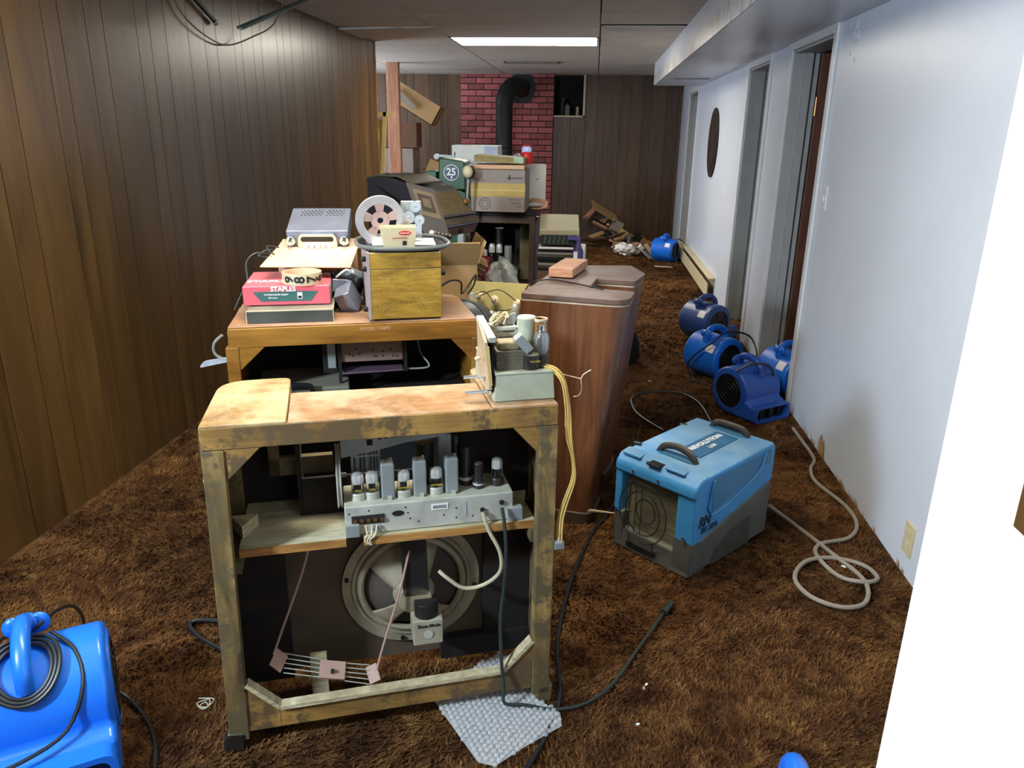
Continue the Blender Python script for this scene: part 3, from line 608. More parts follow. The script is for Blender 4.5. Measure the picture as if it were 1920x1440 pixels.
tag(MB().tube([F1@Vector(p) for p in ((-.055,.058,.53),(-.052,.045,.515),(-.058,.042,.50),(-.05,.042,.49))],.002,n=6).tube([F1@Vector(p) for p in ((-.04,.058,.53),(-.042,.045,.512),(-.052,.042,.50),(-.046,.042,.488))],.002,n=6).tube([F1@Vector(p) for p in ((-.028,.058,.53),(-.034,.045,.51),(-.046,.042,.5),(-.043,.042,.486))],.002,n=6).build('terminal_leads',CREAM),'three cream leads twisted below the terminal strip of the shelf chassis','wires')
# ------------------------------------------------------------------ tuner chassis standing on the right of the front cabinet
t2=thing('tuner_chassis','pale green radio tuner chassis with transformer, standing on the front cabinet top','radio chassis',F1@Vector((.315,.03,.822)),19.5)
def tbox(mb,x0,x1,y0,y1,z0,z1,tx,ty): 
    return mb.add([(x0,y0,z0),(x1,y0,z0),(x1,y1,z0),(x0,y1,z0),(x0+tx,y0+ty,z1),(x1-tx,y0+ty,z1),(x1-tx,y1,z1),(x0+tx,y1,z1)],[(0,3,2,1),(4,5,6,7),(0,1,5,4),(1,2,6,5),(2,3,7,6),(3,0,4,7)])
tbox(MB(),-.072,.07,0,.23,0,.062,.004,.002).build('chassis_box',GREENM,t2,bev=.002)
MB().box((-.07,.0,.062),(.068,.23,.067)).build('top_flange',GREENM,t2,bev=.001)
tr=MB()
for k in range(9): tr.box((-.062-.0006*(k%2),.02-.0006*(k%2),.068+k*.0049),(-.0+.0006*(k%2),.075+.0006*(k%2),.068+k*.0049+.0042))
tr.build('laminations',plain('lamination','#6f6654',.6,metal=.3,dust=.5),t2)
MB().obox((-.031,.048,.121),(.05,.045,.02)).build('coil_winding',plain('dusty_winding','#8a7a58',.85,dust=.8),t2,bev=.007,seg=3)
tube_valve(t2,.022,.03,.067,.017,.022,'stub') if False else None
b_=MB().lathe([(.0005,0),(.021,0),(.022,.004),(.022,.034),(.018,.036),(.0005,.037)],(.018,.03,.067),20).build('tube_base',TUBEB,t2)
text('RCA 5U4G',.005,YPRINT,b_,(.024,.0073,.088),(90,0,0),bold=.0001)
MB().obox((.0,.03,.126),(.022,.028,.046),(0,-40,0)).build('bent_tube_electrode',STEELG,t2,bev=.003)
o=tube_valve(t2,.045,.055,.067,.016,.04,'black') if False else MB().lathe([(.0005,0),(.016,0),(.0165,.028),(.014,.03),(.0005,.03)],(.046,.04,.067),18).build('tube_base',TUBEB,t2)
MB().lathe([(.0135,.03),(.0185,.042),(.0185,.07),(.0135,.08),(.011,.083),(.011,.096),(.008,.103),(.0005,.105)],(.046,.04,.067),24).build('glass_tube',GLASS,t2)
MB().lathe([(.0125,.031),(.0165,.042),(.0165,.067),(.012,.077),(.0005,.079)],(.046,.04,.067),20).build('getter_cap',plain('smoky_getter','#a5a8aa',.18,metal=.6,bmp=0),t2)
MB().cyl((.046,.04,.145),(.046,.04,.163),.006,n=10).build('electrodes',CHROME,t2)
MB().lathe([(.0005,0),(.0225,0),(.0225,.105),(.020,.108),(.0005,.108)],(.022,.085,.067),24).build('capacitor_can',GREENM,t2)
o=MB().lathe([(.016,0),(.016,.103),(.0138,.103),(.0138,.01),(.0005,.01)],(.052,.072,.067),24).build('coil_former',plain('coil_wax_orange','#9a5f22',.5,dust=.2),t2)
MB().lathe([(.0138,.1),(.0145,.105),(.0168,.105),(.0168,.099)],(.052,.072,.067),24).build('rim',YPRINT if False else CREAM,o)
tf=MB()
for z_ in (.08,.105,.13,.145): tf.box((-.055,.08,z_),(-.0,.092,z_+.007))
tf.box((-.058,.08,.067),(-.05,.14,.15)).box((-.006,.08,.067),(.0,.14,.15)); tf.build('tuner_frame',STEEL,t2)
for k in range(8): MB().box((-.048+.006*k,.095,.08),(-.0468+.006*k,.14,.14)).build('tuner_vane',STEEL,t2)
m_=MB()
for k in range(9):
    a=random.uniform(0,6.28); c_=Vector((-.035+random.uniform(-.01,.012),.10+random.uniform(-.012,.012),.165+random.uniform(-.008,.008)))
    m_.tube([c_+Vector((.018*math.cos(a+t),.014*math.sin(a+t*1.3),.008*math.sin(t*2+a))) for t in (0,1,2,3,4,5)],.0022,n=5)
m_.build('wire_bundle',CREAM,t2)
MB().prism([(-.022,.148),(-.022,.165),(-.012,.178),(.0,.18),(.0,.16),(-.006,.15)],.10,.105,'xz').build('side_lever',STEELG,t2)
# dial plate at the left, two shafts
MB().quad([(-.098,.02,.035),(-.09,.02,.035),(-.098,.15,.19),(-.106,.15,.19)],.0) if False else None
dp=MB().add([(-.083,-.0,.03),(-.083,.13,.03),(-.087,.13,.165),(-.094,-.0,.14),(-.077,-.0,.03),(-.077,.13,.03),(-.081,.13,.165),(-.088,-.0,.14)],[(0,1,2,3),(4,7,6,5),(0,3,7,4),(1,5,6,2),(3,2,6,7),(0,4,5,1)]).build('dial_plate',plain('dial_plate_tan','#b59c7c',.6,dust=.2),t2)
MB().beam((-.08,.0,.04),(-.088,.0,.13),.007,.006,(0,1,0)).build('dial_edge',plain('cream_yellow_edge','#c9b26c',.5),t2)
MB().beam((-.075,.01,.142),(-.08,.13,.165),.016,.012,(0,0,1)).build('pointer_bracket',STEEL,t2)
MB().box((-.076,.01,.02),(-.070,.12,.13)).build('black_dial_frame',BLKM,t2)
for yy,zz in ((.04,.05),(.02,.02)): MB().cyl((-.078,yy,zz),(-.135,yy,zz),.004,n=10).build('control_shaft',CHROME,t2)
MB().ball((-.10,.05,.09),.005,(1.6,1,1)).build('wire_tie',CREAM,t2)
yc=MB()
for k in range(5):
    o_=Vector((.002*math.sin(k*2),.003*math.cos(k*3),.002*k-.004))
    yc.tube([F1@(Vector(p)+o_*(1+.4*j%2)) for j,p in enumerate([(.36,.06,.892),(.385,.03,.887),(.40,.01,.86),(.408,.0,.80),(.412,0,.74),(.425,.0,.68),(.428,.0,.63),(.41,.0,.57),(.40,.0,.53),(.398,0,.47)])],.0022,n=5)
tag(yc.build('yellow_wires',plain('yellow_insulation','#c8a658',.5,bmp=0)),'bundle of yellow wires trailing from the tuner chassis down the cabinet side','wires')
wn=thing('wire_plug','small grey connector at the end of the yellow wires','connector',F1@Vector((.398,0,.455)),19.5); MB().box((-.012,-.008,-.008),(.012,.008,.012)).build('housing',STEELG,wn,bev=.002); MB().cyl((0,0,.012),(0,0,.02),.004,n=8).build('strain_relief',STEEL,wn)
tag(MB().tube([F1@Vector(p) for p in ((.39,.03,.882),(.43,.03,.87),(.446,.03,.866),(.452,.03,.875),(.47,.03,.885))],.0013,n=5).tube([F1@Vector(p) for p in ((.446,.03,.866),(.449,.03,.84),(.443,.03,.825),(.43,.03,.823))],.0013,n=5).build('loose_wire',CREAM),'thin bare twisted wire sticking out right of the tuner chassis','wire')
# ------------------------------------------------------------------ second cabinet, orange varnish
c2=thing('radio_cabinet','orange-brown varnished radio cabinet with open back, behind the stripped one','radio cabinet',(-.65,2.045,0),18.8)
MB().prism(rp([(-.35,0),(.345,0),(.335,.355,.06),(-.34,.355,.06)]),.862,.882).build('top_panel',W2T,c2,bev=.004)
MB().box((-.35,-.002,.822),(.345,.018,.876)).build('top_rail',W2,c2,bev=.002)
for x in (-.343,.343): MB().box((x-.017 if x<0 else x-.015,-.003,.02),(x+.017 if x<0 else x+.014,.03,.823)).build('post',W2,c2,bev=.002)
MB().prism([(-.327,.823),(-.255,.823),(-.327,.755)],.0,.016,'xz').build('corner_gusset',W2,c2,bev=.001)
MB().prism([(.265,.823),(.328,.823),(.328,.755)],.0,.016,'xz').build('corner_gusset',W2,c2,bev=.001)
MB().box((-.355,.02,.05),(-.345,.34,.862)).build('side_panel',W2,c2); MB().box((.342,.02,.05),(.352,.34,.862)).build('side_panel',W2,c2)
MB().box((-.345,.33,.05),(.345,.345,.862)).build('front_panel',BLKM,c2)
MB().box((-.345,.02,.08),(.345,.02+.02,.12)).build('bottom_rail',W2,c2,bev=.002)
MB().box((-.345,.04,.60),(.345,.33,.615)).build('shelf',DARKW,c2)
text('MODEL 10S690',.013,CARDP,c2,(.05,-.002,.862),(90,0,0))
ps=thing('record_changer','pinkish perforated metal chassis with glass-like plate inside the second cabinet','record changer',F2@Vector((.045,.12,.655)),18.8)
MB().box((-.095,0,.075),(.09,.09,.16)).build('perforated_cover',plain('pinkish_metal','#8d6f60',.5,metal=.2,var=.06),ps,bev=.002)
m_=MB()
for x,z_ in ((-.07,.1),(-.05,.115),(-.04,.1),(-.06,.095),(.0,.11),(.003,.09),(.01,.09),(.03,.105),(.03,.09),(.055,.11),(.06,.09),(.072,.088)): m_.cyl((x,-.001,z_),(x,.002,z_),.003,n=8)
m_.build('drilled_hole',DARKM,ps)
MB().prism([(-.09,-.01),(.09,.0),(.09,.05),(-.09,.06)],.04,.045).build('mica_plate',plain('purplish_plate','#6a5560',.25,var=.1),ps)
MB().box((-.105,-.01,.0),(-.095,.0,.16)).box((.092,-.01,.04),(.102,.0,.16)).box((-.15,.0,.045),(-.108,.02,.16)).build('side_frame',DARKM,ps)
MB().box((-.135,-.004,.06),(-.112,-.001,.155)).build('slotted_bracket',STEELG,ps)
MB().tube([(.1,0,.045),(.16,.0,.045),(.17,.01,.055),(.15,.06,.08),(.14,.07,.15)],.003).build('wire_handle',STEELG,ps)
hb=thing('black_case','dusty flat case with black handle lying low inside the second cabinet','case',F2@Vector((-.14,.10,.617)),18.8)
MB().box((-.16,-.02,0),(.11,.2,.05)).build('lid',plain('dusty_case_top','#6d6a5c',.6,dust=.4),hb,bev=.006); MB().tube([(-.15,-.03,.05),(-.14,-.04,.066),(-.02,-.04,.066),(.0,-.04,.055),(.005,-.035,.03)],.008).build('handle',BLK,hb)
pk=thing('plastic_strap','thin clear plastic strip poking out left of the second cabinet','plastic strip',F2@Vector((-.36,-.0,.785)),18.8)
MB().prism(rp([(-.075,-.015,.01),(-.0,-.002),(0,.012),(-.06,.004,.01)]),.0,.004,'xz').build('strip',film('clear_strip','#b9bcc0',.8,.2),pk); MB().tube([(-.005,.005,.075),(-.03,.01,.05),(-.03,.01,.02),(-.005,.005,.005)],.004).build('loop',film('clear_loop','#9a9a90',.6,.2),pk)
# ------------------------------------------------------------------ things on the second cabinet
def at2(x,y,z): return F2@Vector((x,y,z))
bx=thing('flat_box','worn dark flat box with frayed pale edges under the paper ream','box',at2(-.178,.17,.882),17)
MB().box((-.118,-.145,0),(.118,.145,.036)).build('body',OLIVEBOX,bx,bev=.001)
m_=MB(); 
for a,b in (((-.119,-.146,.034),(.119,-.144,.038)),((.117,-.146,.0),(.119,-.143,.038)),((-.119,-.146,0),(-.117,-.144,.038)),((.117,-.146,.034),(.119,.146,.038))): m_.box(a,b)
m_.build('frayed_edge',CREAM,bx)
rm=thing('paper_ream','pink and teal wrapped ream of copy paper on the worn dark flat box','paper ream',at2(-.19,.19,.92),16.5)
MB().box((-.118,-.105,0),(.124,.135,.056)).build('wrapper',PINKP,rm,bev=.004)
MB().prism([(-.09,.040),(.09,.040),(.07,.012),(-.068,.012)],-.1062,-.1055,'xz').build('teal_panel',TEALP,rm)
MB().prism([(.03,.134),(.122,.05),(.122,.134)],.0562,.0568).build('teal_print',TEALP,rm)
MB().box((.1242,-.09,.004),(.1248,.134,.052)).build('end_print',plain('grey_green_print','#5f6b60',.35,var=.1),rm)
for q in range(3): MB().prism([(.02+q*.02,.134),(.04+q*.02,.134),(.122,.09-q*.02),(.122,.075-q*.02)],.0569,.0573).build('white_stripe',WHITEP,rm)
text('STAPLES',.019,WHITEP,rm,(-.006,-.1066,.0465),(90,0,0),bold=.0005); text('multipurpose paper',.0085,WHITEP,rm,(-.026,-.1066,.032),(90,0,0)); text('500 sheets',.006,WHITEP,rm,(-.036,-.1066,.022),(90,0,0))
MB().box((.032,-.1072,.018),(.046,-.1066,.037)).build('recycle_mark',WHITEP,rm); MB().box((.034,-.1078,.02),(.044,-.1072,.027)).build('mark_print',BLACKP,rm)
text('STAPLES',.035,WHITEP,rm,(-.05,-.03,.0566),(0,0,0),bold=.0005)
tp=thing('tape_ring','coiled cream strip of large black numerals standing on the paper ream','number tape',at2(-.148,.125,.978),17)
RT=.056
MB().lathe([(RT,0),(RT,.032),(RT-.0015,.032),(RT-.0015,0),(RT,0)],(0,0,0),48).build('strip',CREAM,tp)
MB().lathe([(RT-.004,.0),(RT-.004,.031),(RT-.006,.031),(RT-.006,0),(RT-.004,0)],(.001,0,0),40).build('inner_turn',CREAM,tp)
for i,(d,a) in enumerate((('6',-27),('9',-124.5),('8',-92),('7',-56))):
    r=math.radians(a); 
    o=text(d,.040,BLACKP,tp,((RT+.0012)*math.cos(r),(RT+.0012)*math.sin(r),.016),(0,0,0),bold=.0008)
    o.rotation_euler=(Matrix.Rotation(r+PI/2,3,'Z')@Matrix.Rotation(PI/2,3,'X')@Matrix.Rotation(math.radians(90),3,'Z')).to_euler()
    me=o.data  # wrap the flat digit round the ring
    bm=bmesh.new(); bm.from_mesh(me); bmesh.ops.triangulate(bm,faces=bm.faces); bmesh.ops.subdivide_edges(bm,edges=bm.edges[:],cuts=4,use_grid_fill=True); bm.to_mesh(me); bm.free()
    Ri=o.rotation_euler.to_matrix()
    for v in me.vertices:
        q=Ri@v.co; tdir=Vector((-math.sin(r),math.cos(r),0)); s=q.dot(tdir); dz=q.z; outw=q.dot(Vector((math.cos(r),math.sin(r),0)))
        nr=r+s/RT; rad=RT+.0012+outw
        v.co=Ri.inverted()@(Vector((rad*math.cos(nr),rad*math.sin(nr),dz))-Vector(((RT+.0012)*math.cos(r),(RT+.0012)*math.sin(r),0)))
cb=thing('cardboard_sheet','pale folded cardboard flap under the grey car radio','cardboard',at2(-.108,.335,1.018),17)
MB().add([(-.155,-.15,-.005),(.105,-.15,-.012),(.13,.0,.028),(-.118,.015,.028),(-.155,-.15,-.002),(.105,-.15,-.009),(.13,.0,.031),(-.118,.015,.031)],[(3,2,1,0),(4,5,6,7),(0,1,5,4),(1,2,6,5),(2,3,7,6),(3,0,4,7)]).build('front_flap',CARDP,cb)
MB().box((-.12,.015,-.12),(.125,.22,.028)).build('carton',CARDP,cb,bev=.002)
MB().box((-.1,-.06,-.135),(-.085,.015,.0)).build('support',PAPER,cb)
cr=thing('car_radio','grey perforated metal car radio with chrome push buttons, on the cardboard','car radio',at2(-.095,.42,1.062),14)
cr.rotation_euler=(math.radians(14),0,math.radians(14))
CRM=plain('blue_grey_zinc','#868b99',.4,metal=.5,var=.1)
MB().box((-.095,-.07,0),(.095,.14,.055)).build('case',CRM,cr,bev=.003)
m_=MB()
for i in range(6):
    for j in range(4):
        m_.cyl((-.06+i*.012+(j%2)*.006,.07+j*.014,.0545),(-.06+i*.012+(j%2)*.006,.07+j*.014,.0558),.0032,n=6)
        if i<5: m_.cyl((.02+i*.012+(j%2)*.006,.07+j*.014,.0545),(.02+i*.012+(j%2)*.006,.07+j*.014,.0558),.0032,n=6)
m_.build('perforation',BLKM,cr)
MB().prism(rp([(-.062,.006,.01),(.062,.006,.01),(.058,.05,.015),(-.058,.05,.015)]),-.088,-.07,'xz').build('face_plate',CHROME,cr,bev=.002)
MB().prism(rp([(-.05,.026,.008),(.05,.026,.008),(.05,.042,.008),(-.05,.042,.008)]),-.0895,-.088,'xz').build('dial_window',DARKM,cr)
for i in range(5): MB().box((-.042+i*.0175,-.102,.008),(-.028+i*.0175,-.088,.02)).build('push_button',PAPER,cr,bev=.002)
for x in (-.082,.082):
    o=MB().cyl((x,-.07,.028),(x,-.088,.028),.015,n=16).build('control_knob',CHROME,cr,bev=.002); MB().cyl((x,-.088,.028),(x,-.11,.028),.006,n=12).build('shaft',CHROME,o)
tag(MB().tube([at2(*p) for p in ((-.22,.33,1.05),(-.25,.30,1.06),(-.245,.26,1.05),(-.23,.3,1.03),(-.28,.26,1.045),(-.31,.24,1.02),(-.31,.22,.97),(-.33,.20,.93),(-.35,.18,.89))],.0025,n=6).tube([at2(*p) for p in ((-.2,.33,1.03),(-.25,.32,1.045),(-.28,.3,1.03),(-.24,.27,1.03),(-.2,.3,1.03))],.003,n=6).build('radio_leads',CORDG),'thin leads curling off the left of the grey car radio','wires')
# small wooden box radio (yellow oak)
wb_=thing('wooden_box','yellow oak-grained wooden box with split lid line, on the orange cabinet','wooden box',at2(.142,.0,.888),19.8)
MB().box((-.1,0,0),(.1,.30,.142)).build('body',OAK,wb_,bev=.0015); MB().box((-.1,0,.1435),(.1,.30,.188)).build('lid',OAK,wb_,bev=.0015)
MB().box((-.107,-.001,0),(-.1,.30,.19)).build('side_panel',plain('dusty_pink_board','#9a8c88',.7,var=.1,dust=.5),wb_)
for yy,zz in ((.05,.165),(.05,.02),(.03,.14)): 
    MB().lathe([(.0005,.014),(.007,.012),(.008,.004),(.006,0)],(-.107,yy,zz),12,axis=(-1,0,0)).build('knob',DARKM,wb_)
for x in (-.07,.075): MB().cyl((x,.02,-.006),(x,.02,0),.008,n=10).build('foot',BLK,wb_)
MB().lathe([(.0005,.02),(.008,.018),(.009,.0)],(.1,.05,.12),12,axis=(1,0,0)).build('knob',DARKM,wb_)
tr_=thing('black_tray','shallow black oval tray on top of the yellow oak box','tray',at2(.145,.14,1.080),19)
MB().prism([(.132*math.copysign(abs(math.cos(a))**.7,math.cos(a)),.15*math.copysign(abs(math.sin(a))**.7,math.sin(a))) for a in [2*PI*i/40 for i in range(40)]],.0,.006).build('base',BLK,tr_,bev=.002)
MB().tube([(.134*math.copysign(abs(math.cos(a))**.7,math.cos(a)),.152*math.copysign(abs(math.sin(a))**.7,math.sin(a)),.008) for a in [2*PI*i/40 for i in range(40)]],.006,smooth=0,closed=True).build('rim',plain('grey_rim','#5c615e',.3,bmp=0),tr_)
MB().prism([(-.09,-.06),(.09,-.08),(.1,.06),(-.08,.08)],.0065,.009).build('loose_sheet',PAPER,tr_)
# film reel
RL=plain('reel_zinc','#b4b2b4',.4,metal=.4,var=.1)
re=thing('film_reel','grey metal film reel with cut-out spokes standing on the black tray','film reel',at2(.083,.13,1.152),22,rx=8)
RR=.071
MB().lathe([(RR,-.006),(RR,.006),(RR*.68,.006),(RR*.68,.005),(RR*.68,-.006),(RR,-.006)],(0,0,0),44,axis=(0,-1,0)).build('outer_ring',RL,re)
MB().lathe([(RR*.38,.006),(RR*.38,.002),(.009,.002),(.009,.006),(RR*.38,.006)],(0,0,0),28,axis=(0,-1,0)).build('hub_plate',PINKB if False else plain('pinkish_zinc','#b99c95',.5,metal=.3),re)
for a in (20,92,164,236,308):
    r=math.radians(a); m_=MB(); hw=.30
    m_.add([(RR*.36*math.cos(r-hw*1.2),-.003,RR*.36*math.sin(r-hw*1.2)),(RR*.36*math.cos(r+hw*1.2),-.003,RR*.36*math.sin(r+hw*1.2)),(RR*.7*math.cos(r+hw),-.003,RR*.7*math.sin(r+hw)),(RR*.7*math.cos(r-hw),-.003,RR*.7*math.sin(r-hw)),
      (RR*.36*math.cos(r-hw*1.2),-.006,RR*.36*math.sin(r-hw*1.2)),(RR*.36*math.cos(r+hw*1.2),-.006,RR*.36*math.sin(r+hw*1.2)),(RR*.7*math.cos(r+hw),-.006,RR*.7*math.sin(r+hw)),(RR*.7*math.cos(r-hw),-.006,RR*.7*math.sin(r-hw))],[(0,1,2,3),(7,6,5,4),(0,4,5,1),(1,5,6,2),(2,6,7,3),(3,7,4,0)])
    m_.build('spoke',bpy.data.materials['pinkish_zinc'],re)
MB().box((-.04,-.012,-.070),(.03,.03,-.064)).build('film_tail',RL,re)
# small carton with red oval logo
ct=thing('small_carton','small open cream carton with red oval logo on the black tray','carton',at2(.128,.015,1.089),21)
m_=MB()
tw=.038
for s in (0,): 
    q=[(-.042,0),(.042,0),(.042,.06),(-.042,.06)]; Q=[(-.047,-.004),(.047,-.004),(.047,.064),(-.047,.064)]
    for i in range(4):
        j=(i+1)%4; m_.quad([(q[i][0],q[i][1],0),(q[j][0],q[j][1],0),(Q[j][0],Q[j][1],.055),(Q[i][0],Q[i][1],.055)],.001)
    m_.box((-.042,0,0),(.042,.06,.001))
m_.build('walls',CREAM,ct,sm=0)
MB().box((-.03,-.005,.046),(-.03,-.005,.046)) and None
o=MB().prism([(.017+.0-.002+.017*math.cos(a),.04+.006*math.sin(a)) for a in [2*PI*i/24 for i in range(24)]],-.0055,-.0045,'xz').build('red_oval_logo',REDP,ct)
text('Rubbermaid',.0055,WHITEP,ct,(.015,-.0060,.04),(90,0,0)); text('DRAWER ORGANIZER',.0042,REDP,ct,(.0,-.0040,.026),(90,0,0)); 
for q in range(6): MB().box((.008+q*.002,-.0028,.006),(.0095+q*.002,-.002,.018)).build('bar_code',BLACKP,ct)
# gears / mechanism lit bright behind the carton
gm=thing('gear_mechanism','bright metal gear mechanism between film reel and schematic plate','mechanism',at2(.185,.14,1.09),20)
MB().box((-.035,-.01,0),(.02,.03,.05)).build('casting',CHROME,gm,bev=.004)
for x,y,z_,r in ((-.02,-.015,.07,.019),(.01,-.02,.062,.016),(-.0,-.01,.1,.018),(-.03,-.02,.045,.014)):
    pr=[]; 
    for i in range(32): pr.append(((x+(r if i%2 else r*.86)*math.cos(2*PI*i/32)),(z_+(r if i%2 else r*.86)*math.sin(2*PI*i/32))))
    MB().prism(pr,y-.004,y+.004,'xz').build('gear',CHROME,gm)
    MB().cyl((x,y-.012,z_),(x,y+.03,z_),.004,n=8).build('axle',STEELG,gm)
MB().box((-.04,.0,.05),(.02,.015,.115)).build('bracket',STEELG,gm,bev=.003)
# schematic plate with row of bulbs
def Wq(pts): return [aty(*p) for p in pts]
sp_=thing('schematic_plate','dark plate printed with diagrams and bulbs along its foot, leaning right of the reel','metal plate',aty(800,430,2.51))
L=sp_.location
q=[p-L for p in Wq([(797,440,2.50),(845,450,2.52),(815,357,2.62),(762,343,2.60)])]
MB().quad(q,.004).build('plate',plain('brown_plate','#231f1b',.8,var=.1),sp_)
def lerp(q,u,v,off=0):
    n=(q[1]-q[0]).cross(q[3]-q[0]).normalized()
    return (q[0]*(1-u)+q[1]*u)*(1-v)+(q[3]*(1-u)+q[2]*u)*v+n*off
nn=(q[1]-q[0]).cross(q[3]-q[0]).normalized(); sg=-1 if nn.y>0 else 1
for a,b,c_,d_ in ((.12,.88,.38,.9),(.24,.76,.48,.82),(.36,.64,.56,.74)):
    e=sg*(.0008 if a<.2 else .0016 if a<.3 else .0024) if sg<0 else .0045+.0008*(a>.2)+.0008*(a>.3)
    MB().quad([lerp(q,a,c_,e),lerp(q,b,c_,e),lerp(q,b,d_,e),lerp(q,a,d_,e)],.0006).build('diagram_print',plain('tan_print_%d'%int(a*100),'#4d4334' if a!=.24 else '#2a251f',.85,spec=.2),sp_)
MB().quad([lerp(q,.3,.14,-.02),lerp(q,.9,.14,-.02),lerp(q,.9,.32,-.02),lerp(q,.3,.32,-.02)],.02).build('relay_block',BLKM,sp_)
for i in range(6):
    p=lerp(q,.25+.14*i,.07,0)+Vector((.008,-.012,.0)); MB().ball(p,.009).build('bulb',CREAM if i==0 else TUBEB,sp_)
MB().beam(lerp(q,-.02,0,0),lerp(q,-.02,1,0),.005,.006).build('bright_edge',CHROME,sp_)
# jukebox wall box (black/chrome rounded housing)
jb_=thing('selector_box','rounded black and gold tabletop selector box leaning behind the film reel','selector box',aty(700,440,2.85),-24)
jb_.location.z=1.03
prof=rp([(-.02,.0,.02),(.30,.0,.04),(.315,.055,.03),(.22,.155,.03),(.1,.205,.06),(-.02,.205,.01)])
MB().prism(prof,0,.24,'xz').build('housing',BLK,jb_,bev=.005)
MB().prism([(-.02,.2065),(.1,.2065),(.17,.182),(.17,.188),(.1,.213),(-.02,.213)],.03,.22,'xz').build('top_frame',plain('bronze_frame','#4d4639',.35,metal=.5),jb_,bev=.002)
MB().prism([(.0,.2135),(.085,.2135),(.085,.2145),(.0,.2145)],.05,.2,'xz').build('top_recess',BLKM,jb_)
def slope(x0,z0,x1,z1,y0,y1,off,nm,m):
    d_=Vector((x1-x0,0,z1-z0)); n_=Vector((-d_.z,0,d_.x)).normalized(); 
    if n_.x<0: n_=-n_
    a=Vector((x0,y0,z0))+n_*off; b_=Vector((x1,y0,z1))+n_*off; c_=Vector((x1,y1,z1))+n_*off; e=Vector((x0,y1,z0))+n_*off
    return MB().quad([a,b_,c_,e],.003).build(nm,m,jb_)
MB().prism([(.195,.176),(.228,.160),(.225,.152),(.19,.168)],.01,.235,'xz').build('chrome_bar',CHROME,jb_,bev=.002)
slope(.225,.152,.30,.075,.02,.225,.004,'gold_mesh',plain('gold_mesh','#5e5138',.45,metal=.4,sc_=80,var=.3))
slope(.300,.074,.305,.068,.01,.235,.007,'chrome_strip',CHROME)
slope(.302,.066,.316,.042,.01,.235,.004,'dark_band',plain('brown_band','#4c4136',.35,metal=.3),)
slope(.316,.040,.318,.036,.01,.235,.006,'chrome_strip',CHROME)
MB().prism(rp([(.2,.0,.0),(.305,.0,.02),(.32,.036)]),.005,.238,'xz').build('purple_panel',plain('purple_brown','#5c4648',.35),jb_,bev=.003)
MB().box((.31,.12,.008),(.319,.14,.026)).build('square_hole',BLKM,jb_)
MB().lathe([(.0005,.012),(.012,.01),(.012,0)],(.28,.215,.115),14,axis=(.7,0,.7)).build('knob',BRASS,jb_)
# junk parts between ream and oak box
jk=thing('scrap_tin','white and dark small metal scraps heaped left of the oak box','metal scraps',at2(-.02,.2,.93),18)
for i,(x,y,z_,a,b,c_,m) in enumerate(((-.02,0,.02,.05,.06,.04,CRM),(.02,.02,.05,.04,.05,.02,STEELG),(-.0,-.04,-.01,.05,.07,.07,CRM),(.0,.05,.0,.07,.09,.09,OLIVEBOX),(-.03,.03,.045,.03,.02,.03,BLK))):
    MB().obox((x,y,z_),(a,b,c_),(random.uniform(-25,25),random.uniform(-25,25),random.uniform(-40,40))).build('scrap_piece',m,jk,bev=.003)
MB().tube([(-.03,-.02,.05),(0,-.04,.075),(.02,-.02,.06),(.01,.02,.08)],.003).build('wire_scrap',PAPER,jk)
tag(MB().tube([at2(*p) for p in ((.25,.12,.95),(.29,.15,.965),(.33,.2,.95),(.335,.22,.91),(.36,.24,.93),(.385,.24,.965),(.38,.25,.93),(.36,.25,.9))],.003,n=6).build('black_lead',CORD),'thin black lead looping from the oak box over the cabinet end','wire')
# ------------------------------------------------------------------ open cardboard boxes behind the oak box
def openbox(name,label,loc,rz,a,b,h,m,flaps,group=None,rx=0,ry=0):
    t=thing(name,label,'cardboard box',loc,rz,group,rx,ry); th=.004
    MB().box((-a,-b,0),(a,-b+th,h)).box((-a,b-th,0),(a,b,h)).box((-a,-b,0),(-a+th,b,h)).box((a-th,-b,0),(a,b,h)).box((-a,-b,0),(a,b,th)).build('walls',m,t,sm=0)
    for (ax_,ang,ln) in flaps:
        if ax_=='x+': q=[(a,-b,h),(a,b,h)]; d_=Vector((math.cos(math.radians(ang)),0,math.sin(math.radians(ang))))
        if ax_=='x-': q=[(-a,b,h),(-a,-b,h)]; d_=Vector((-math.cos(math.radians(ang)),0,math.sin(math.radians(ang))))
        if ax_=='y-': q=[(-a,-b,h),(a,-b,h)]; d_=Vector((0,-math.cos(math.radians(ang)),math.sin(math.radians(ang))))
        if ax_=='y+': q=[(a,b,h),(-a,b,h)]; d_=Vector((0,math.cos(math.radians(ang)),math.sin(math.radians(ang))))
        q=[Vector(p) for p in q]; MB().quad([q[0],q[1],q[1]+d_*ln,q[0]+d_*ln],th).build('flap',m,t,sm=0)
    return t
stand=thing('storage_crate','brown carton stack under the open cardboard box behind the oak box','cardboard box',(-.66,3.0,0),12)
MB().box((-.2,-.12,0),(.16,.22,.74)).build('body',CARDD,stand,bev=.004); MB().box((-.19,-.122,.35),(.15,-.12,.39)).build('tape_strip',TAPEY,stand)
bxo=openbox('cardboard_box','open tan cardboard box with raised flaps right behind the oak box',(-.60,3.02,.745),16,.13,.15,.17,CARD,[('x-',62,.13),('y-',50,.12),('x+',70,.09)])
tag(MB().obox((-.57,3.0,.88),(.09,.1,.1),(20,10,30)).build('clear_plastic_wad',film('plastic_wad','#cfd2d2',.45,.1),bev=.02),'crumpled clear plastic inside the open tan cardboard box','plastic')
cg=thing('corrugated_sheets','tilted stack of brown corrugated sheets behind the open tan box','cardboard sheets',(-.545,3.30,.80),10,ry=28); cg.scale=(.75,.75,.75)
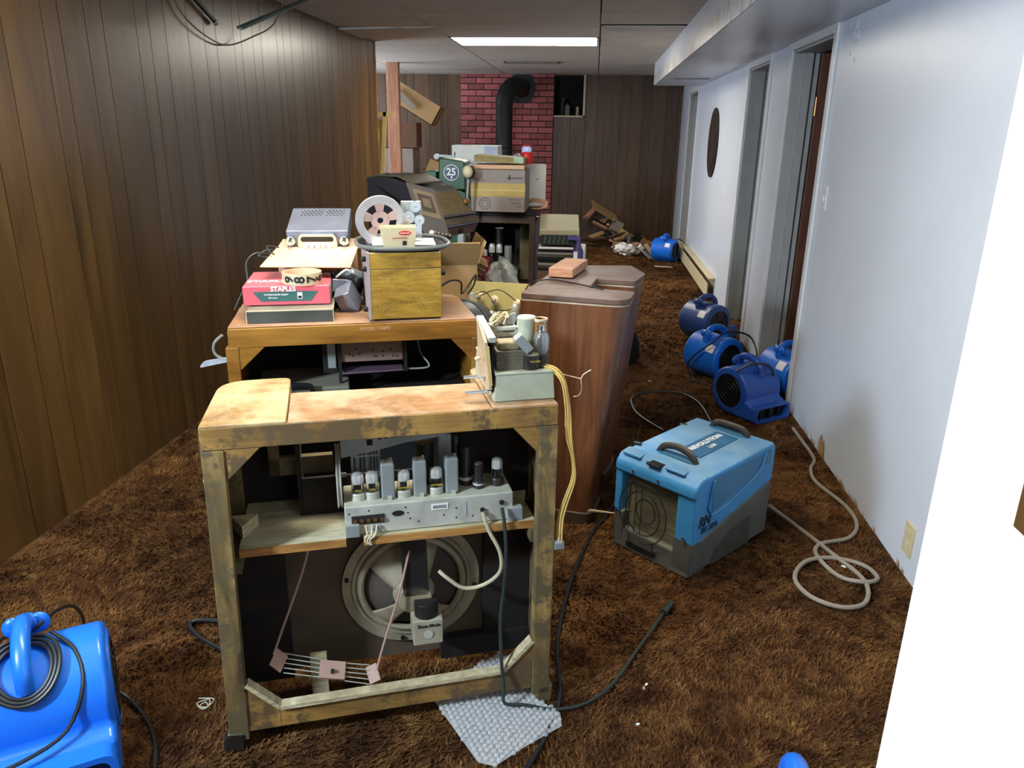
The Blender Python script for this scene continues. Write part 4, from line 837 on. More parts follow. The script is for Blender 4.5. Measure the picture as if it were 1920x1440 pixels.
for k in range(9): MB().box((-.05+random.uniform(-.006,.006),-.12,.014*k),(.075+random.uniform(-.006,.006),.12,.014*k+.010)).build('sheet',CARDD if k%2 else CARD,cg)
# ------------------------------------------------------------------ green slot machine
sm_=thing('slot_machine','green cast slot machine top with round 25-cent badge, behind the selector box','slot machine',aty(845,420,4.2),0)
sm_.location=(-.79,4.2,.74)
MB().prism(rp([(-.17,0),(.15,0),(.14,.30,.03),(.09,.36,.04),(-.10,.36,.05),(-.16,.28,.03)]),-.02,.26,'xz').build('body',GREENP,sm_,bev=.008)
MB().prism(rp([(-.045,.36),(.105,.36),(.10,.51,.02),(-.04,.525,.02)]),-.04,.16,'xz').build('coin_head',GREENP,sm_,bev=.008)
MB().box((-.12,-.03,.36),(-.055,.14,.455)).build('side_block',GREENP,sm_,bev=.006); MB().box((-.185,-.03,.36),(-.128,.12,.425)).build('side_block',GREENP,sm_,bev=.006)
MB().cyl((-.058,-.02,.37),(-.05,-.05,.37),.012,n=12).cyl((-.125,-.02,.37),(-.12,-.045,.37),.01,n=12).build('bolt_knob',CREAM,sm_)
o=MB().cyl((.03,-.041,.45),(.03,-.047,.45),.04,n=32).build('badge',NAVY,sm_); MB().tube([(.03+.04*math.cos(a),-.047,.45+.04*math.sin(a)) for a in [2*PI*i/32 for i in range(32)]],.0025,smooth=0,closed=True,n=6).build('badge_ring',WHITEP,o)
text('25',.052,WHITEP,o,(.029,-.0478,.453),(90,0,0),bold=.0012); text('¢',.024,WHITEP,o,(.031,-.0478,.428),(90,0,0),bold=.0008)
MB().prism([(-.03+.015*math.cos(a)-.03,.53+.015*math.sin(a)) for a in [2*PI*i/16 for i in range(16)]],.0,.02,'xz').build('carry_eye',STEELG,sm_); MB().beam((-.05,.01,.535),(.04,.01,.53),.015,.012).build('carry_strap',STEELG,sm_)
MB().cyl((.08,-.02,.2),(.08,-.034,.2),.075,n=30).build('round_recess',plain('dark_green','#123620',.5),sm_,bev=.004); MB().ball((.1,-.04,.21),.014).build('brass_knob',BRASS,sm_)
lv=MB().box((-.03,-.01,-.14),(.0,.03,.10)).box((-.034,0,-.02),(-.026,.40,.02)).build('lever_mount',STEELG,sm_,bev=.002); lv.location=(.158,-.42,.14); lv['label']='chrome pull lever with cream ball knob'
MB().cyl((0,0,0),(.02,0,.30),.008,n=12).build('rod',CHROME,lv); MB().ball((.022,-.01,.335),.029,(.9,.9,1.05),16).build('ball_knob',CREAM,lv); MB().cyl((.022,.01,.335),(.022,.03,.335),.033,n=20).build('knob_backing',BLK,lv)
base_=thing('machine_stand','dark stand under the green slot machine','stand',(-.79,4.33,0),0); MB().box((-.17,-.14,0),(.15,.14,.735)).build('body',BLKM,base_,bev=.006); MB().box((-.175,-.15,.70),(.155,.145,.738)).build('top_plate',DARKM,base_,bev=.003)
# ------------------------------------------------------------------ third open-back console with tubes, carrying the taped carton
c4=thing('radio_console','dark open-backed console full of tubes, carrying the yellow-taped carton','radio console',(-.455,3.95,0),0)
MB().box((-.2,-.01,.985),(.165,.35,1.015)).build('top_panel',DARKW,c4,bev=.003); MB().box((-.2,-.012,.955),(.165,.01,.99)).build('top_rail',wood('dusky_walnut','#3a2a1f #4d382a #5a4331'.split(),(2,2,8),2,.6),c4,bev=.002)
for x in (-.2,.135): MB().box((x,-.01,0),(x+.03,.35,.96)).build('side_panel',bpy.data.materials['dusky_walnut'],c4,bev=.002)
MB().box((-.2,.34,0),(.165,.35,.96)).build('front_panel',DARKW,c4)
MB().box((-.17,.0,.62),(.135,.34,.635)).build('shelf',DARKW,c4)
MB().box((.07,.18,.635),(.13,.2,.93)).build('inner_board',plain('olive_board','#6b6348',.8),c4)
ch4=thing('amplifier_chassis','grey amplifier chassis with dark tubes inside the dark console','amplifier',(-.50,3.99,.637),0)
MB().box((-.13,0,0),(.12,.2,.07)).build('chassis_box',plain('dim_grey_metal','#5c5c58',.6,metal=.3),ch4,bev=.003); MB().box((-.085,-.0015,.02),(-.045,-.0003,.05)).build('data_plate',YPRINT,ch4)
for x,y,h_ in ((-.1,.08,.12),(-.065,.05,.10),(-.025,.05,.13),(.015,.05,.13)): tube_valve(ch4,x,y,.07,.018,h_,'clear')
MB().cyl((.062,.05,.07),(.062,.05,.19),.02,n=18).build('finned_can',STEELG,ch4,bev=.003)
for x,y,h_ in ((-.09,.14,.16),(.0,.15,.2)): MB().cyl((x,y,.07),(x,y,.07+h_),.024,n=16).build('coil_can',DARKM,ch4,bev=.003)
ca=thing('taped_carton','grey carton with wide yellow tape standing on the dark console','carton',(-.475,3.87,1.018),0)
MB().box((-.135,0,0),(.135,.27,.205)).build('body',CARDG,ca,bev=.003)
MB().box((-.1365,-.001,.075),(.1365,.0,.14)).build('tape_band',TAPEY,ca); MB().box((-.1365,-.0015,.105),(.1365,-.001,.107)).build('tape_wrinkle',CREAM,ca)
text('IRON MOUNTAIN',.0125,BLACKP,ca,(.085,-.001,.165),(90,0,0),bold=.0003,sx=.75); MB().prism([(.058,.16),(.066,.185),(.062,.16)],-.0018,-.0008,'xz').box((.054,-.0018,.155),(.06,-.0008,.18)).build('printed_emblem',BLACKP,ca)
text('FRAGILE 1230',.009,BLACKP,ca,(-.095,-.001,.152),(90,0,0)); text('RECORDS STORAGE',.008,BLACKP,ca,(.085,-.001,.062),(90,0,0)); text('BOX No. 1234',.008,BLACKP,ca,(.09,-.001,.045),(90,0,0)); text('AV 2B',.01,BLACKP,ca,(.105,-.001,.028),(90,0,0))
MB().tube([(-.065+.028*math.cos(a),-.001,.04+.028*math.sin(a)) for a in [2*PI*i/24 for i in range(24)]],.001,smooth=0,closed=True,n=5).build('faded_print',DARKM,ca); MB().tube([(-.065+.018*math.cos(a),-.001,.04+.018*math.sin(a)) for a in [2*PI*i/6 for i in range(6)]],.001,smooth=0,closed=True,n=5).build('faded_print',DARKM,ca)
cf=thing('flat_carton','flattened tan carton lying on top of the yellow-taped carton','carton',(-.47,3.88,1.225),2)
MB().box((-.125,0,0),(.125,.25,.02)).build('lower_layer',CARDP,cf,bev=.002); MB().obox((0,.12,.045),(.25,.24,.03),(0,3,0)).build('upper_layer',wood('printed_olive_card','#7d6a38 #94803f #a1905a'.split(),(2,2,20),2,.6),cf,bev=.003); MB().obox((.095,-.003,.045),(.05,.006,.03),(0,3,0)).build('green_print',plain('green_white_print','#9fb48a',.5),cf)
ws=thing('white_board_sheet','white board with rounded corners right behind the taped carton','panel',(-.335,4.25,1.04),0)
MB().prism(rp([(-.05,-.02,.01),(.075,-.02,.01),(.075,.20,.015),(-.05,.20,.01)]),0,.012,'xz').build('board',PAPER,ws); MB().cyl((.03,-.001,.12),(.03,-.003,.12),.004,n=8).build('screw',DARKM,ws)
wc=thing('white_carton','white box standing in front of the stove pipe, behind the slot machine','carton',(-.70,4.55,1.05),0)
MB().box((-.13,0,0),(.14,.2,.275)).build('body',PAPER,wc,bev=.004); MB().box((.06,-.001,.0),(.14,0,.27)).build('printed_side',plain('pale_blue_print','#b9c1d2',.5),wc); MB().box((-.115,-.0015,.21),(-.108,-.0005,.235)).build('handle_slot',DARKM,wc)
wcs=thing('carton_stand','dark crate under the white box behind the slot machine','crate',(-.68,4.65,0),0); MB().box((-.15,-.12,0),(.2,.15,1.045)).build('body',DARKW,wcs); MB().box((-.152,-.122,.95),(.202,-.12,.99)).build('batten',CARDD,wcs)
bg=thing('candy_bag','small red, white and blue plastic bag on the flat carton','plastic bag',(-.355,4.12,1.243),0)
MB().lathe([(.0005,0),(.03,.0),(.036,.03),(.03,.055),(.014,.075),(.026,.095),(.0005,.09)],(0,0,0),14).build('bag',REDP,bg); MB().ball((0,-.01,.07),.028,(1,.6,.9),10).build('white_blue_print',plain('white_blue','#b9c3e6',.3),bg)
bgs=tag(MB().obox((-.41,4.1,1.262),(.07,.08,.035),(15,-25,20)).build('plastic_wrap',film('grey_wrap','#b5b8c4',.6,.15),bev=.01),'clump of grey clear wrap left of the red plastic bag','plastic')
# stove + pipe
stv=thing('wood_stove','black wood stove with tall stove pipe in front of the brick panel','stove',(-1.17,10.15,0),0)
MB().box((-.35,-.3,.12),(.35,.3,.72)).build('firebox',STOVEP,stv,bev=.015); MB().box((-.2,-.315,.25),(.2,-.3,.6)).build('door',BLKM,stv,bev=.006)
for x in (-.28,.28):
    for y in (-.24,.24): MB().cyl((x,y,0),(x,y,.13),.025,n=10).build('leg',STOVEP,stv)
pp_=MB().cyl((0,0,.72),(0,0,1.70),.105,n=26); pp_.build('stove_pipe',STOVEP,stv)
el=MB(); n=24; vs=[]; path=[(0,0,1.70),(0,0,1.78),(.03,.03,1.88),(.09,.10,1.95),(.15,.25,1.96),(.17,.5,1.94)]
el.tube(path,.11,n=24,smooth=3); el.build('pipe_elbow',STOVEP,stv,sm=60)
MB().lathe([(.11,0),(.19,.0),(.19,.015),(.11,.02)],(.16,.52,1.95),28,axis=(0,-1,0)).build('wall_collar',STOVEP,stv)
MB().lathe([(.106,0),(.112,.01),(.106,.02)],(0,0,1.2),26).build('pipe_seam',STOVEP,stv)
# ------------------------------------------------------------------ walnut console at the right of the group (open notch to the right, slanted side)
c3=thing('walnut_console','walnut veneered radio console with slanted side and dusty notched top','radio console',(0,0,0))
Y3=math.radians(-11); u3=Vector((math.cos(Y3),math.sin(Y3),0)); n3=Vector((-math.sin(Y3),math.cos(Y3),0)); O3=Vector((.132,2.545,0))
c3.location=O3; c3.rotation_euler=(0,0,Y3)
def taper(poly_t,poly_b,z0,z1,name,m,parent,bev=0,close=True,th=None):
    n=len(poly_t); mb=MB().add([(x,y,z0) for x,y in poly_b]+[(x,y,z1) for x,y in poly_t],[tuple(range(n))[::-1],tuple(range(n,2*n))]+[(i,(i+1)%n,n+(i+1)%n,n+i) for i in range(n)]); return mb.build(name,m,parent,bev=bev,sm=50)
pt=rp([(-.38,0,.01),(0,0,.06),(.0,.16,.02),(-.17,.17),(-.18,.37),(-.03,.37,.02),(-.012,.54,.04),(-.1,.72),(-.38,.62,.01)],5)
def low(p,k=.30): return (-.38+(p[0]+.38)*(1-k*.83),p[1])
pb=[low(p) for p in pt]
def mid(t): return [(a[0]*(1-t)+b[0]*t,a[1]) for a,b in zip(pb,pt)]
taper(mid(.965),mid(.06),.05,.84,'body',WAL,c3)
taper([(x*1.0+.004,y) for x,y in pt],[(x+.004,y) for x,y in mid(.97)],.845,.868,'top_panel',WALT,c3,bev=.005)
taper([(x+.002,y) for x,y in mid(.968)],[(x+.002,y) for x,y in mid(.965)],.840,.845,'pale_edge_strip',plain('pale_bead','#a39884',.5),c3)
taper([(x+.01,y-.006) for x,y in mid(.06)],[(x+.01,y-.006) for x,y in mid(0)],.0,.05,'plinth',plain('plinth_brown','#4a3628',.5),c3,bev=.008)
taper([(-.09,.01),(.0,.012),(.0,.02),(-.09,.02)],[(-.16,.01),(-.1,.012),(-.1,.02),(-.16,.02)],.05,.06,'edge_chip',RAWW,c3)
wbk=thing('wood_block','short offcut of pale pink pine lumber on the dusty walnut console','wood block',Vector((-.085,3.03,.8725)),-12)
MB().box((-.048,-.13,0),(.048,.13,.036)).build('block',RED2,wbk,bev=.004)
tag(MB().tube([(-.225,2.74,.76),(-.235,2.74,.83),(-.215,2.76,.873),(-.15,2.84,.875),(-.06,2.79,.874),(.02,2.72,.874),(.05,2.69,.873)],.0028,n=6).build('thin_cord',CORD),'thin dark cord lying across the dusty walnut console top','cord')
# ------------------------------------------------------------------ things between the cabinets: yellow board chassis, dome, bag, red panel
yb=thing('yellow_chassis','flat chassis with yellow board and tubes lying between the orange and walnut cabinets','radio chassis',(-.33,2.74,.70),-8)
YB=plain('yellow_board','#a3965a',.5,var=.1,dust=.3,dustc='#d8cf9c')
MB().obox((-.02,.08,.06),(.23,.02,.2),(-18,0,0)).build('yellow_board',YB,yb,bev=.002)
MB().box((-.12,-.14,-.08),(.09,.03,-.045)).build('chassis_box',STEEL,yb,bev=.003)
for x,y,h_,kd in ((-.01,-.07,.13,'clear'),(.03,-.09,.1,'black'),(.068,-.02,.15,'clear')): tube_valve(yb,x,y,-.045,.018,h_,kd)
for x,y in ((-.055,-.06),(.062,-.08),(-.02,-.11)): MB().box((x-.014,y-.014,-.045),(x+.014,y+.014,.06)).build('tuning_can',STEELG,yb,bev=.003)
for x,z_ in ((-.03,.10),(.06,.09),(-.09,.11)):
    MB().lathe([(.014,0),(.016,.008),(.008,.012),(.008,.022),(.0005,.024)],(x,.055,z_),14,axis=(0,-.9,.3)).build('insulator',CREAM,yb)
yw=MB()
for a,b,c_ in (((-.1,.04,.12),(-.04,-.02,.14),(.02,-.06,.07)),((-.09,.04,.11),(.0,.0,.15),(.06,.04,.10)),((.06,.04,.09),(.04,-.02,.08),(.0,-.07,.09)),((-.09,.04,.1),(-.07,-.03,.1),(-.05,-.06,.06))): yw.tube([a,b,c_],.002,n=5)
yw.build('wiring',CORDG,yb)
yst=thing('chassis_crate','dark crate holding up the yellow board chassis','crate',(-.31,2.76,0),-8); MB().box((-.07,-.13,0),(.035,.1,.618)).build('body',DARKW,yst); MB().box((-.072,-.132,.52),(.037,-.13,.56)).build('batten',CARDD,yst)
dm=thing('dark_shade','dark grey curved metal shade with a white tag beside the yellow board chassis','metal shade',(-.435,2.60,.72),-15)
ds=MB(); n=14; vs=[]
for i in range(n+1):
    a=math.radians(20+110*i/n); 
    for y in (0,.1): vs.append((.105*math.cos(a)+.0,y,.14*math.sin(a)-.02-.03*(y>0)))
ds.add(vs,[(2*i,2*i+1,2*i+3,2*i+2) for i in range(n)]); ds.add([(.0,0,-.02)]+[vs[2*i] for i in range(n+1)],[(0,i+1,i+2) for i in range(n)])
o=ds.build('shell',plain('slate_grey','#3d4245',.4,var=.1),dm); s_=o.modifiers.new('s','SOLIDIFY'); s_.thickness=.004
MB().cyl((-.06,.02,.105),(-.068,.02,.125),.012,n=14).build('bolt',CHROME,dm); MB().cyl((.02,.02,.12),(.02,.02,.14),.012,n=14).build('bolt',STEEL,dm); MB().obox((.05,-.006,-.0),(.02,.003,.03)).build('tag',PAPER,dm)
dst=thing('shade_crate','dark box standing under the grey metal shade','box',(-.445,2.655,0),-15); MB().box((-.05,-.03,0),(.04,.06,.695)).build('body',DARKW,dst); MB().box((-.051,-.031,.6),(.041,-.03,.62)).build('tape_strip',CARDD,dst)
plb=MB(); random.seed(3)
for k in range(3):
    n=11; vs=[];
    for i in range(n):
        for j in range(n):
            u_,v_=i/(n-1),j/(n-1); vs.append((-.065+.13*u_*(1-.45*v_)+.03*v_+random.uniform(-.008,.008),.01*k+.03*math.sin(u_*9+v_*5+k)+random.uniform(-.006,.006),.135*v_+random.uniform(-.006,.006)-.02*abs(u_-.5)*4*v_))
    plb.add(vs,[(i*n+j,(i+1)*n+j,(i+1)*n+j+1,i*n+j+1) for i in range(n-1) for j in range(n-1)])
bgc=thing('bag_crate','dark crate under the crumpled clear plastic bag','crate',(-.35,3.14,0),0); MB().box((-.05,-.04,0),(.05,.05,.728)).build('body',DARKW,bgc); MB().box((-.052,-.042,.64),(.052,-.04,.68)).build('batten',CARDD,bgc)
pbg=plb.build('plastic_bag',film('clear_bag','#cfd1c8',.42,.12)); pbg.location=(-.365,3.12,.735); pbg.scale=(1.45,1.2,1.3); tag(pbg,'crumpled clear plastic bag behind the yellow board chassis','plastic bag')
rdp=thing('red_case','narrow dark red upright case beside the dark console','case',(-.50,3.55,0),0); MB().box((-.09,0,0),(.03,.1,.83)).build('body',plain('dark_red_paint','#6a1420',.4,var=.15),rdp,bev=.006); MB().box((-.08,-.002,.1),(-.0,0,.75)).build('face',plain('darker_red','#4b1018',.5),rdp)
# ------------------------------------------------------------------ stack at the right behind: boxes, papers, bottles
st_=thing('ivory_box_lid','ivory crumpled box lid on top of the papers, right of the dark console','box lid',(-.17,3.93,.935),3,rx=15)
MB().box((-.095,-.1,0),(.105,.12,.035)).build('lid',plain('ivory_card','#b5ab88',.45,var=.06,bmp=.3,sc_=6),st_,bev=.006)
bk=thing('film_box','dark green patterned box under the ivory box lid','box',(-.16,3.90,.868),2)
MB().box((-.095,-.08,0),(.085,.12,.05)).build('body',plain('dark_green_box','#262c28',.4,var=.2),bk,bev=.002)
for k in range(7): MB().prism([(-.08+.023*k,.006),(-.073+.023*k,.006),(-.066+.023*k,.045),(-.073+.023*k,.045)],-.0815,-.0803,'xz').build('printed_stroke',plain('green_print_%d'%k,'#4c5f50',.4,bmp=0),bk)
pb2=thing('magazine_pile','pile of dark magazines and papers under the green patterned box','magazines',(-.165,3.9,0),0)
MB().box((-.1,-.07,.0),(.09,.13,.735)).build('carton',CARDD,pb2,bev=.003)
for k in range(9): MB().obox((-.005+random.uniform(-.006,.006),.03,.743+.0135*k),(.185,.19,.011),(0,0,random.uniform(-3,3))).build('magazine',[DARKM,OLIVEBOX,CARDG,BLK][k%4] if k<8 else PAPER,pb2)
pu=thing('purple_bottle','purple and white spray bottle beside the ivory box lid','spray bottle',(-.065,3.80,.745),0)
MB().lathe([(.0005,0),(.026,0),(.027,.1),(.014,.13),(.012,.15),(.0005,.15)],n=16).build('bottle',plain('violet_plastic','#3c356e',.3),pu); MB().box((-.02,-.0275,.03),(.0,-.0265,.1)).build('label',PAPER,pu); MB().beam((.01,0,.16),(-.05,0,.165),.02,.018).build('spray_head',plain('violet_cap','#5b4d96',.35),pu); MB().cyl((.02,.03,.06),(.02,.03,.13),.02,n=14).build('white_cap',PAPER,pu)
pus=thing('bottle_crate','dark crate under the purple spray bottle','crate',(-.055,3.82,0),0); MB().box((-.03,-.05,0),(.06,.08,.743)).build('body',DARKW,pus); MB().box((-.031,-.052,.6),(.061,-.05,.64)).build('batten',CARDD,pus)
wtp=MB()
for k in range(4):
    wtp.tube([(-.24,4.15,1.01+.006*k),(-.2,4.12,1.02+.005*k),(-.14,4.1,1.0+.007*k),(-.17,4.08,.99),(-.22,4.1,.985)],.004,n=5)
cs_=wtp.build('curled_strips',CARDP); cs_.location=(-.10,-.0,.032)
tag(cs_,'curled pale strips spilling out right of the taped carton','strips')
bl=thing('black_bag','black rounded bag on the carpet behind the walnut console','bag',(.265,4.75,0),0); MB().lathe([(.0005,0),(.06,0),(.075,.06),(.07,.14),(.04,.2),(.03,.23),(.0005,.22)],n=16).build('bag',BLKM,bl); MB().tube([(-.03,0,.2),(-.02,0,.26),(.02,0,.26),(.03,0,.2)],.008).build('handle',BLKM,bl)
# ------------------------------------------------------------------ air movers
def fan(name,label,loc,rz,m=BLUE,dark=BLK,R=.15,L=.30,lab=True,lift=0):
    t=thing(name,label,'air mover',loc,rz,'blue air movers drying the carpet')
    pts=[(-.19,.012),(.06,.012)]
    for i in range(0,31):
        a=math.radians(-70+ (270)*i/30) ; pts.append((R*math.cos(a),R+.012+R*math.sin(a)) )
    # circle goes from lower back, over the top, to the lower front
    pts=[(-.19,.012),(.05,.010)]
    for i in range(25):
        a=math.radians(-65+240*i/24); pts.append((R*math.cos(a),R+.01+R*math.sin(a)))
    pts+=[(-R*.99,.13),(-.19,.115)]
    MB().prism(pts,-L/2,L/2,'yz').build('housing',m,t,bev=.022,sm=50,seg=4)
    # mouth
    q=rp([(-L/2+.004,.008,.03),(L/2-.004,.008,.03),(L/2-.004,.115,.035),(-L/2+.004,.115,.035)],5); qi=rp([(-L/2+.02,.022,.024),(L/2-.02,.022,.024),(L/2-.02,.1,.028),(-L/2+.02,.1,.028)],5); n=len(q)
    y0,y1=-.185,-.235; mo=MB().add([(x,y0,z) for x,z in q]+[(x,y1,z) for x,z in q]+[(x,y1,z) for x,z in qi]+[(x,y0,z) for x,z in qi],
        [(i,(i+1)%n,n+(i+1)%n,n+i) for i in range(n)]+[(n+i,n+(i+1)%n,2*n+(i+1)%n,2*n+i) for i in range(n)]+[(2*n+i,2*n+(i+1)%n,3*n+(i+1)%n,3*n+i) for i in range(n)])
    o=mo.build('mouth_rim',m,t,sm=50)
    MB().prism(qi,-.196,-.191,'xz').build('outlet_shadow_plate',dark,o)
    for k in range(3): MB().box((-L/2+.06+k*.08,-.215,.024),(-L/2+.064+k*.08,-.196,.098)).build('outlet_fin',dark,o)
    # intakes at both ends
    for s in (-1,1):
        o=MB().lathe([(R*.84,0),(R*.84,.006),(R*.72,.008),(R*.70,-.0)],(s*L/2*.99,0,R+.01),32,axis=(s,0,0)).build('intake_ring',m,t)
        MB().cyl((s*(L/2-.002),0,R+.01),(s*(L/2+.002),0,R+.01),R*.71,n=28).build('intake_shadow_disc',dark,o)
        gr=MB()
        for k in range(4): 
            rr_=R*(.16+.16*k); gr.tube([(s*(L/2+.005),rr_*math.cos(a),R+.01+rr_*math.sin(a)) for a in [2*PI*i/20 for i in range(20)]],.002,n=4,smooth=0,closed=True)
        for k in range(3):
            a=PI*k/3+.3; gr.beam((s*(L/2+.005),-R*.7*math.cos(a),R+.01-R*.7*math.sin(a)),(s*(L/2+.005),R*.7*math.cos(a),R+.01+R*.7*math.sin(a)),.003,.003)
        gr.build('grille',DARKM,o)
    # handle with winged cord hooks
    hp=[]; 
    for i,(a,ro) in enumerate(((128,.97),(118,1.2),(104,1.32),(88,1.34),(70,1.30),(54,1.18),(44,.98))): 
        a=math.radians(180-a); hp.append((0,R*ro*math.cos(a)*1,R+.01+R*ro*math.sin(a)))
    h_=MB().tube(hp[::-1],.021,n=12); o=h_.build('handle',m,t,sm=60)
    w_=MB()
    for s in (-1,1): w_.ball((s*.028,R*1.22*math.cos(math.radians(62)),R+.01+R*1.22*math.sin(math.radians(62))),.024,(1.05,.6,1.15),12)
    w_.ball((0,R*1.24*math.cos(math.radians(62)),R+.01+R*1.24*math.sin(math.radians(62))),.03,(1.2,.8,.9),12)
    w_.build('cord_hook',m,o,sm=70)
    if lab:
        for s in (1,):
            lb=MB(); n=5; vs=[]
            for i in range(n+1):
                a=math.radians(22+22*i/n)
                for x in (-.12,-.05): vs.append((x,(R+.002)*math.cos(a),R+.01+(R+.002)*math.sin(a)))
            lb.add(vs,[(2*i,2*i+1,2*i+3,2*i+2) for i in range(n)]); lb.build('rating_label',WHITEP,t)
    for x in (-.1,.1): MB().cyl((x,-.17,.1125),(x,-.17,.1175),.004,n=8).build('screw',DARKM,t)
    for x in (-.11,.11):
        for y in (-.15,.04): MB().cyl((x,y,0),(x,y,.014),.012,n=10).build('rubber_foot',BLK,t)
    return t
fan('air_mover','bright blue air mover with coiled black cord, cropped at the left edge',(-1.225,1.315,0),34,R=.145,L=.34,lab=False).scale=(.93,.93,.95)
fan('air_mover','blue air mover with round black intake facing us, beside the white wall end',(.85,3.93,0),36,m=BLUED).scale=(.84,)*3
fan('air_mover','blue air mover with cord draped across its white label, middle of the row',(.765,4.53,0),128).scale=(.86,)*3
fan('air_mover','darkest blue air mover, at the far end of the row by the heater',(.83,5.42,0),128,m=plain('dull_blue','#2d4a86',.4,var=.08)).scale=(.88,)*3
fan('air_mover','blue air mover half hidden in the doorway behind the white wall end',(1.13,4.22,0),115).scale=(.86,)*3
fan('air_mover','small-looking blue air mover alone at the far end wall',(.85,8.95,0),150).scale=(.85,)*3
fan('air_mover','blue air mover with only its handle top showing at the bottom edge',(.392,1.045,0),180-8,lab=False)
# cords of the near fan
nf=Matrix.Translation((-1.225,1.315,0))@Matrix.Rotation(math.radians(34),4,'Z')@Matrix.Diagonal((.93,.93,.95,1))
def nfp(*p): return nf@Vector(p)
lo=MB()
for k in range(3):
    r=.058+.009*k; R0=.145
    ring=[]
    for i in range(14):
        a=2*PI*i/14; x=r*math.cos(a)-.0; s=(r*1.15)*math.sin(a)-.02; th=math.radians(90)-(-s)/R0*1.0
        th=math.radians(90)+(s)/(-R0)+math.radians(20); ring.append(nfp(x,R0*1.0*(math.cos(th)*1.07),R0+.01+R0*1.07*math.sin(th)+.004*k))
    lo.tube(ring,.0045,n=7,smooth=3,closed=True)
tag(lo.build('coiled_cord',CORD),'black power cord coiled round the handle of the nearest air mover','power cord')
tag(MB().tube([nfp(.055,.02,.315),nfp(.105,-.05,.292),nfp(.115,-.12,.24),nfp(.07,-.165,.16),nfp(-.02,-.2,.14),nfp(-.12,-.22,.14),nfp(-.2,-.22,.12)],.0045).build('slack_cord',CORD),'black cord sagging down the front of the nearest air mover','power cord')
tag(MB().tube([atz(*p) for p in ((0,1200,.15),(30,1188,.2),(60,1185,.28),(85,1160,.30),(110,1142,.28),(135,1136,.2),(152,1150,.1),(158,1172,.02))],.0045).build('rear_cord',CORD),'black cord arching behind the nearest air mover','power cord')
tag(MB().tube([atz(*p) for p in ((220,1295,.03),(240,1308,.015),(265,1335,.01),(285,1370,.01),(292,1405,.01),(290,1445,.01))],.005).build('floor_cord',CORD),'black cord curving down the carpet right of the nearest air mover','power cord')
tag(MB().tube([Vector(p) for p in ((.63,4.42,.02),(.605,4.43,.10),(.65,4.40,.18),(.73,4.36,.26),(.80,4.40,.31),(.90,4.45,.30),(.97,4.48,.26),(1.0,4.44,.18),(.98,4.40,.12))],.005).build('fan_cord',CORD),'black cord draped over the middle air mover of the row','power cord')
tag(MB().tube([Vector(p) for p in ((.765,3.80,.255),(.82,3.79,.295),(.89,3.81,.30),(.955,3.87,.26),(.99,3.93,.18))],.006).build('fan_cord',CORD),'black cord over the air mover with the round black intake','power cord')
tag(MB().tube([atz(*p) for p in ((1345,702,.02),(1310,703,.01),(1301,712,.01),(1320,718,.01),(1335,725,.01))],.006).build('short_cord',CORD),'short black cord loop on the carpet between two air movers','power cord')
tag(MB().tube([(.4,3.55,.01),(.33,3.67,.01),(.27,3.82,.01),(.264,4.03,.01),(.36,4.14,.01),(.526,4.16,.01),(.624,4.0,.01),(.65,3.7,.01)],.006).build('floor_cord',CORD),'black cord in a wide curve on the carpet behind the light blue dehumidifier','power cord')
tag(MB().tube([Vector(p) for p in ((.16,2.74,.06),(.10,2.62,.01),(.051,2.49,.01),(-.016,2.164,.01),(-.045,1.856,.01),(-.028,1.635,.01),(-.05,1.50,.012),(-.09,1.385,.012),(-.13,1.28,.012))],.006).build('extension_cord',CORD),'thick black cord running past the front cabinet foot to the bottom edge','power cord')
tag(MB().tube([atz(*p) for p in ((425,1168,.012),(400,1163,.012),(370,1163,.012),(355,1172,.012),(375,1195,.012),(415,1218,.012),(440,1235,.012))],.006).build('extension_cord',CORD),'black cord loop showing left of the front cabinet leg','power cord')
tag(MB().tube([(.73,2.74,.04),(.81,2.647,.012),(.889,2.446,.014),(.945,2.285,.014),(.91,2.16,.012),(.829,2.122,.012),(.745,2.169,.012),(.72,2.273,.012),(.781,2.38,.014),(.88,2.417,.014),(.975,2.385,.012),(.995,2.307,.012),(.938,2.265,.02),(.867,2.307,.012),(.832,2.439,.012),(.872,2.517,.012),(.98,2.569,.012),(1.045,2.678,.012),(1.05,2.831,.012),(.992,3.041,.012),(1.005,3.178,.012),(1.05,3.291,.012),(1.05,3.5,.012),(1.04,3.65,.02)],.0075).build('drain_hose',HOSE),'grey drain hose coiled on the carpet beside the dehumidifier','hose')
# ------------------------------------------------------------------ dehumidifier
dh=thing('dehumidifier','light blue and grey portable dehumidifier with black handles, standing on the carpet','dehumidifier',(.405,2.515,0),-42)
X0,X1,Y0,Y1=-.165,.165,-.24,.24
def prof_side(z): return z
gb=MB().prism([(Y0+.045,.012),(Y1,.012),(Y1,.21),(Y0+.045,.122)],X0,X1,'yz')
gb.build('base_shell',DHG,dh,bev=.01,sm=40)
MB().prism([(Y0,.0),(Y0+.1,.0),(Y0+.1,.075),(Y0+.01,.075)],X0+.004,X1-.004,'yz').build('front_sill',DHG,dh,bev=.01)
MB().box((X0,Y0+.002,.02),(X0+.042,Y0+.06,.135)).build('base_pillar',DHG,dh,bev=.008); MB().box((X1-.075,Y0+.002,.02),(X1,Y0+.06,.135)).build('base_pillar',DHG,dh,bev=.008)
for y in (Y0+.03,Y1-.1): MB().box((X0+.02,y,0),(X1-.02,y+.07,.02)).build('skid',DHG,dh,bev=.004)
MB().box((-.1,Y0-.001,.02),(.02,Y0+.03,.035)).build('sill_slot',BLKM,dh)
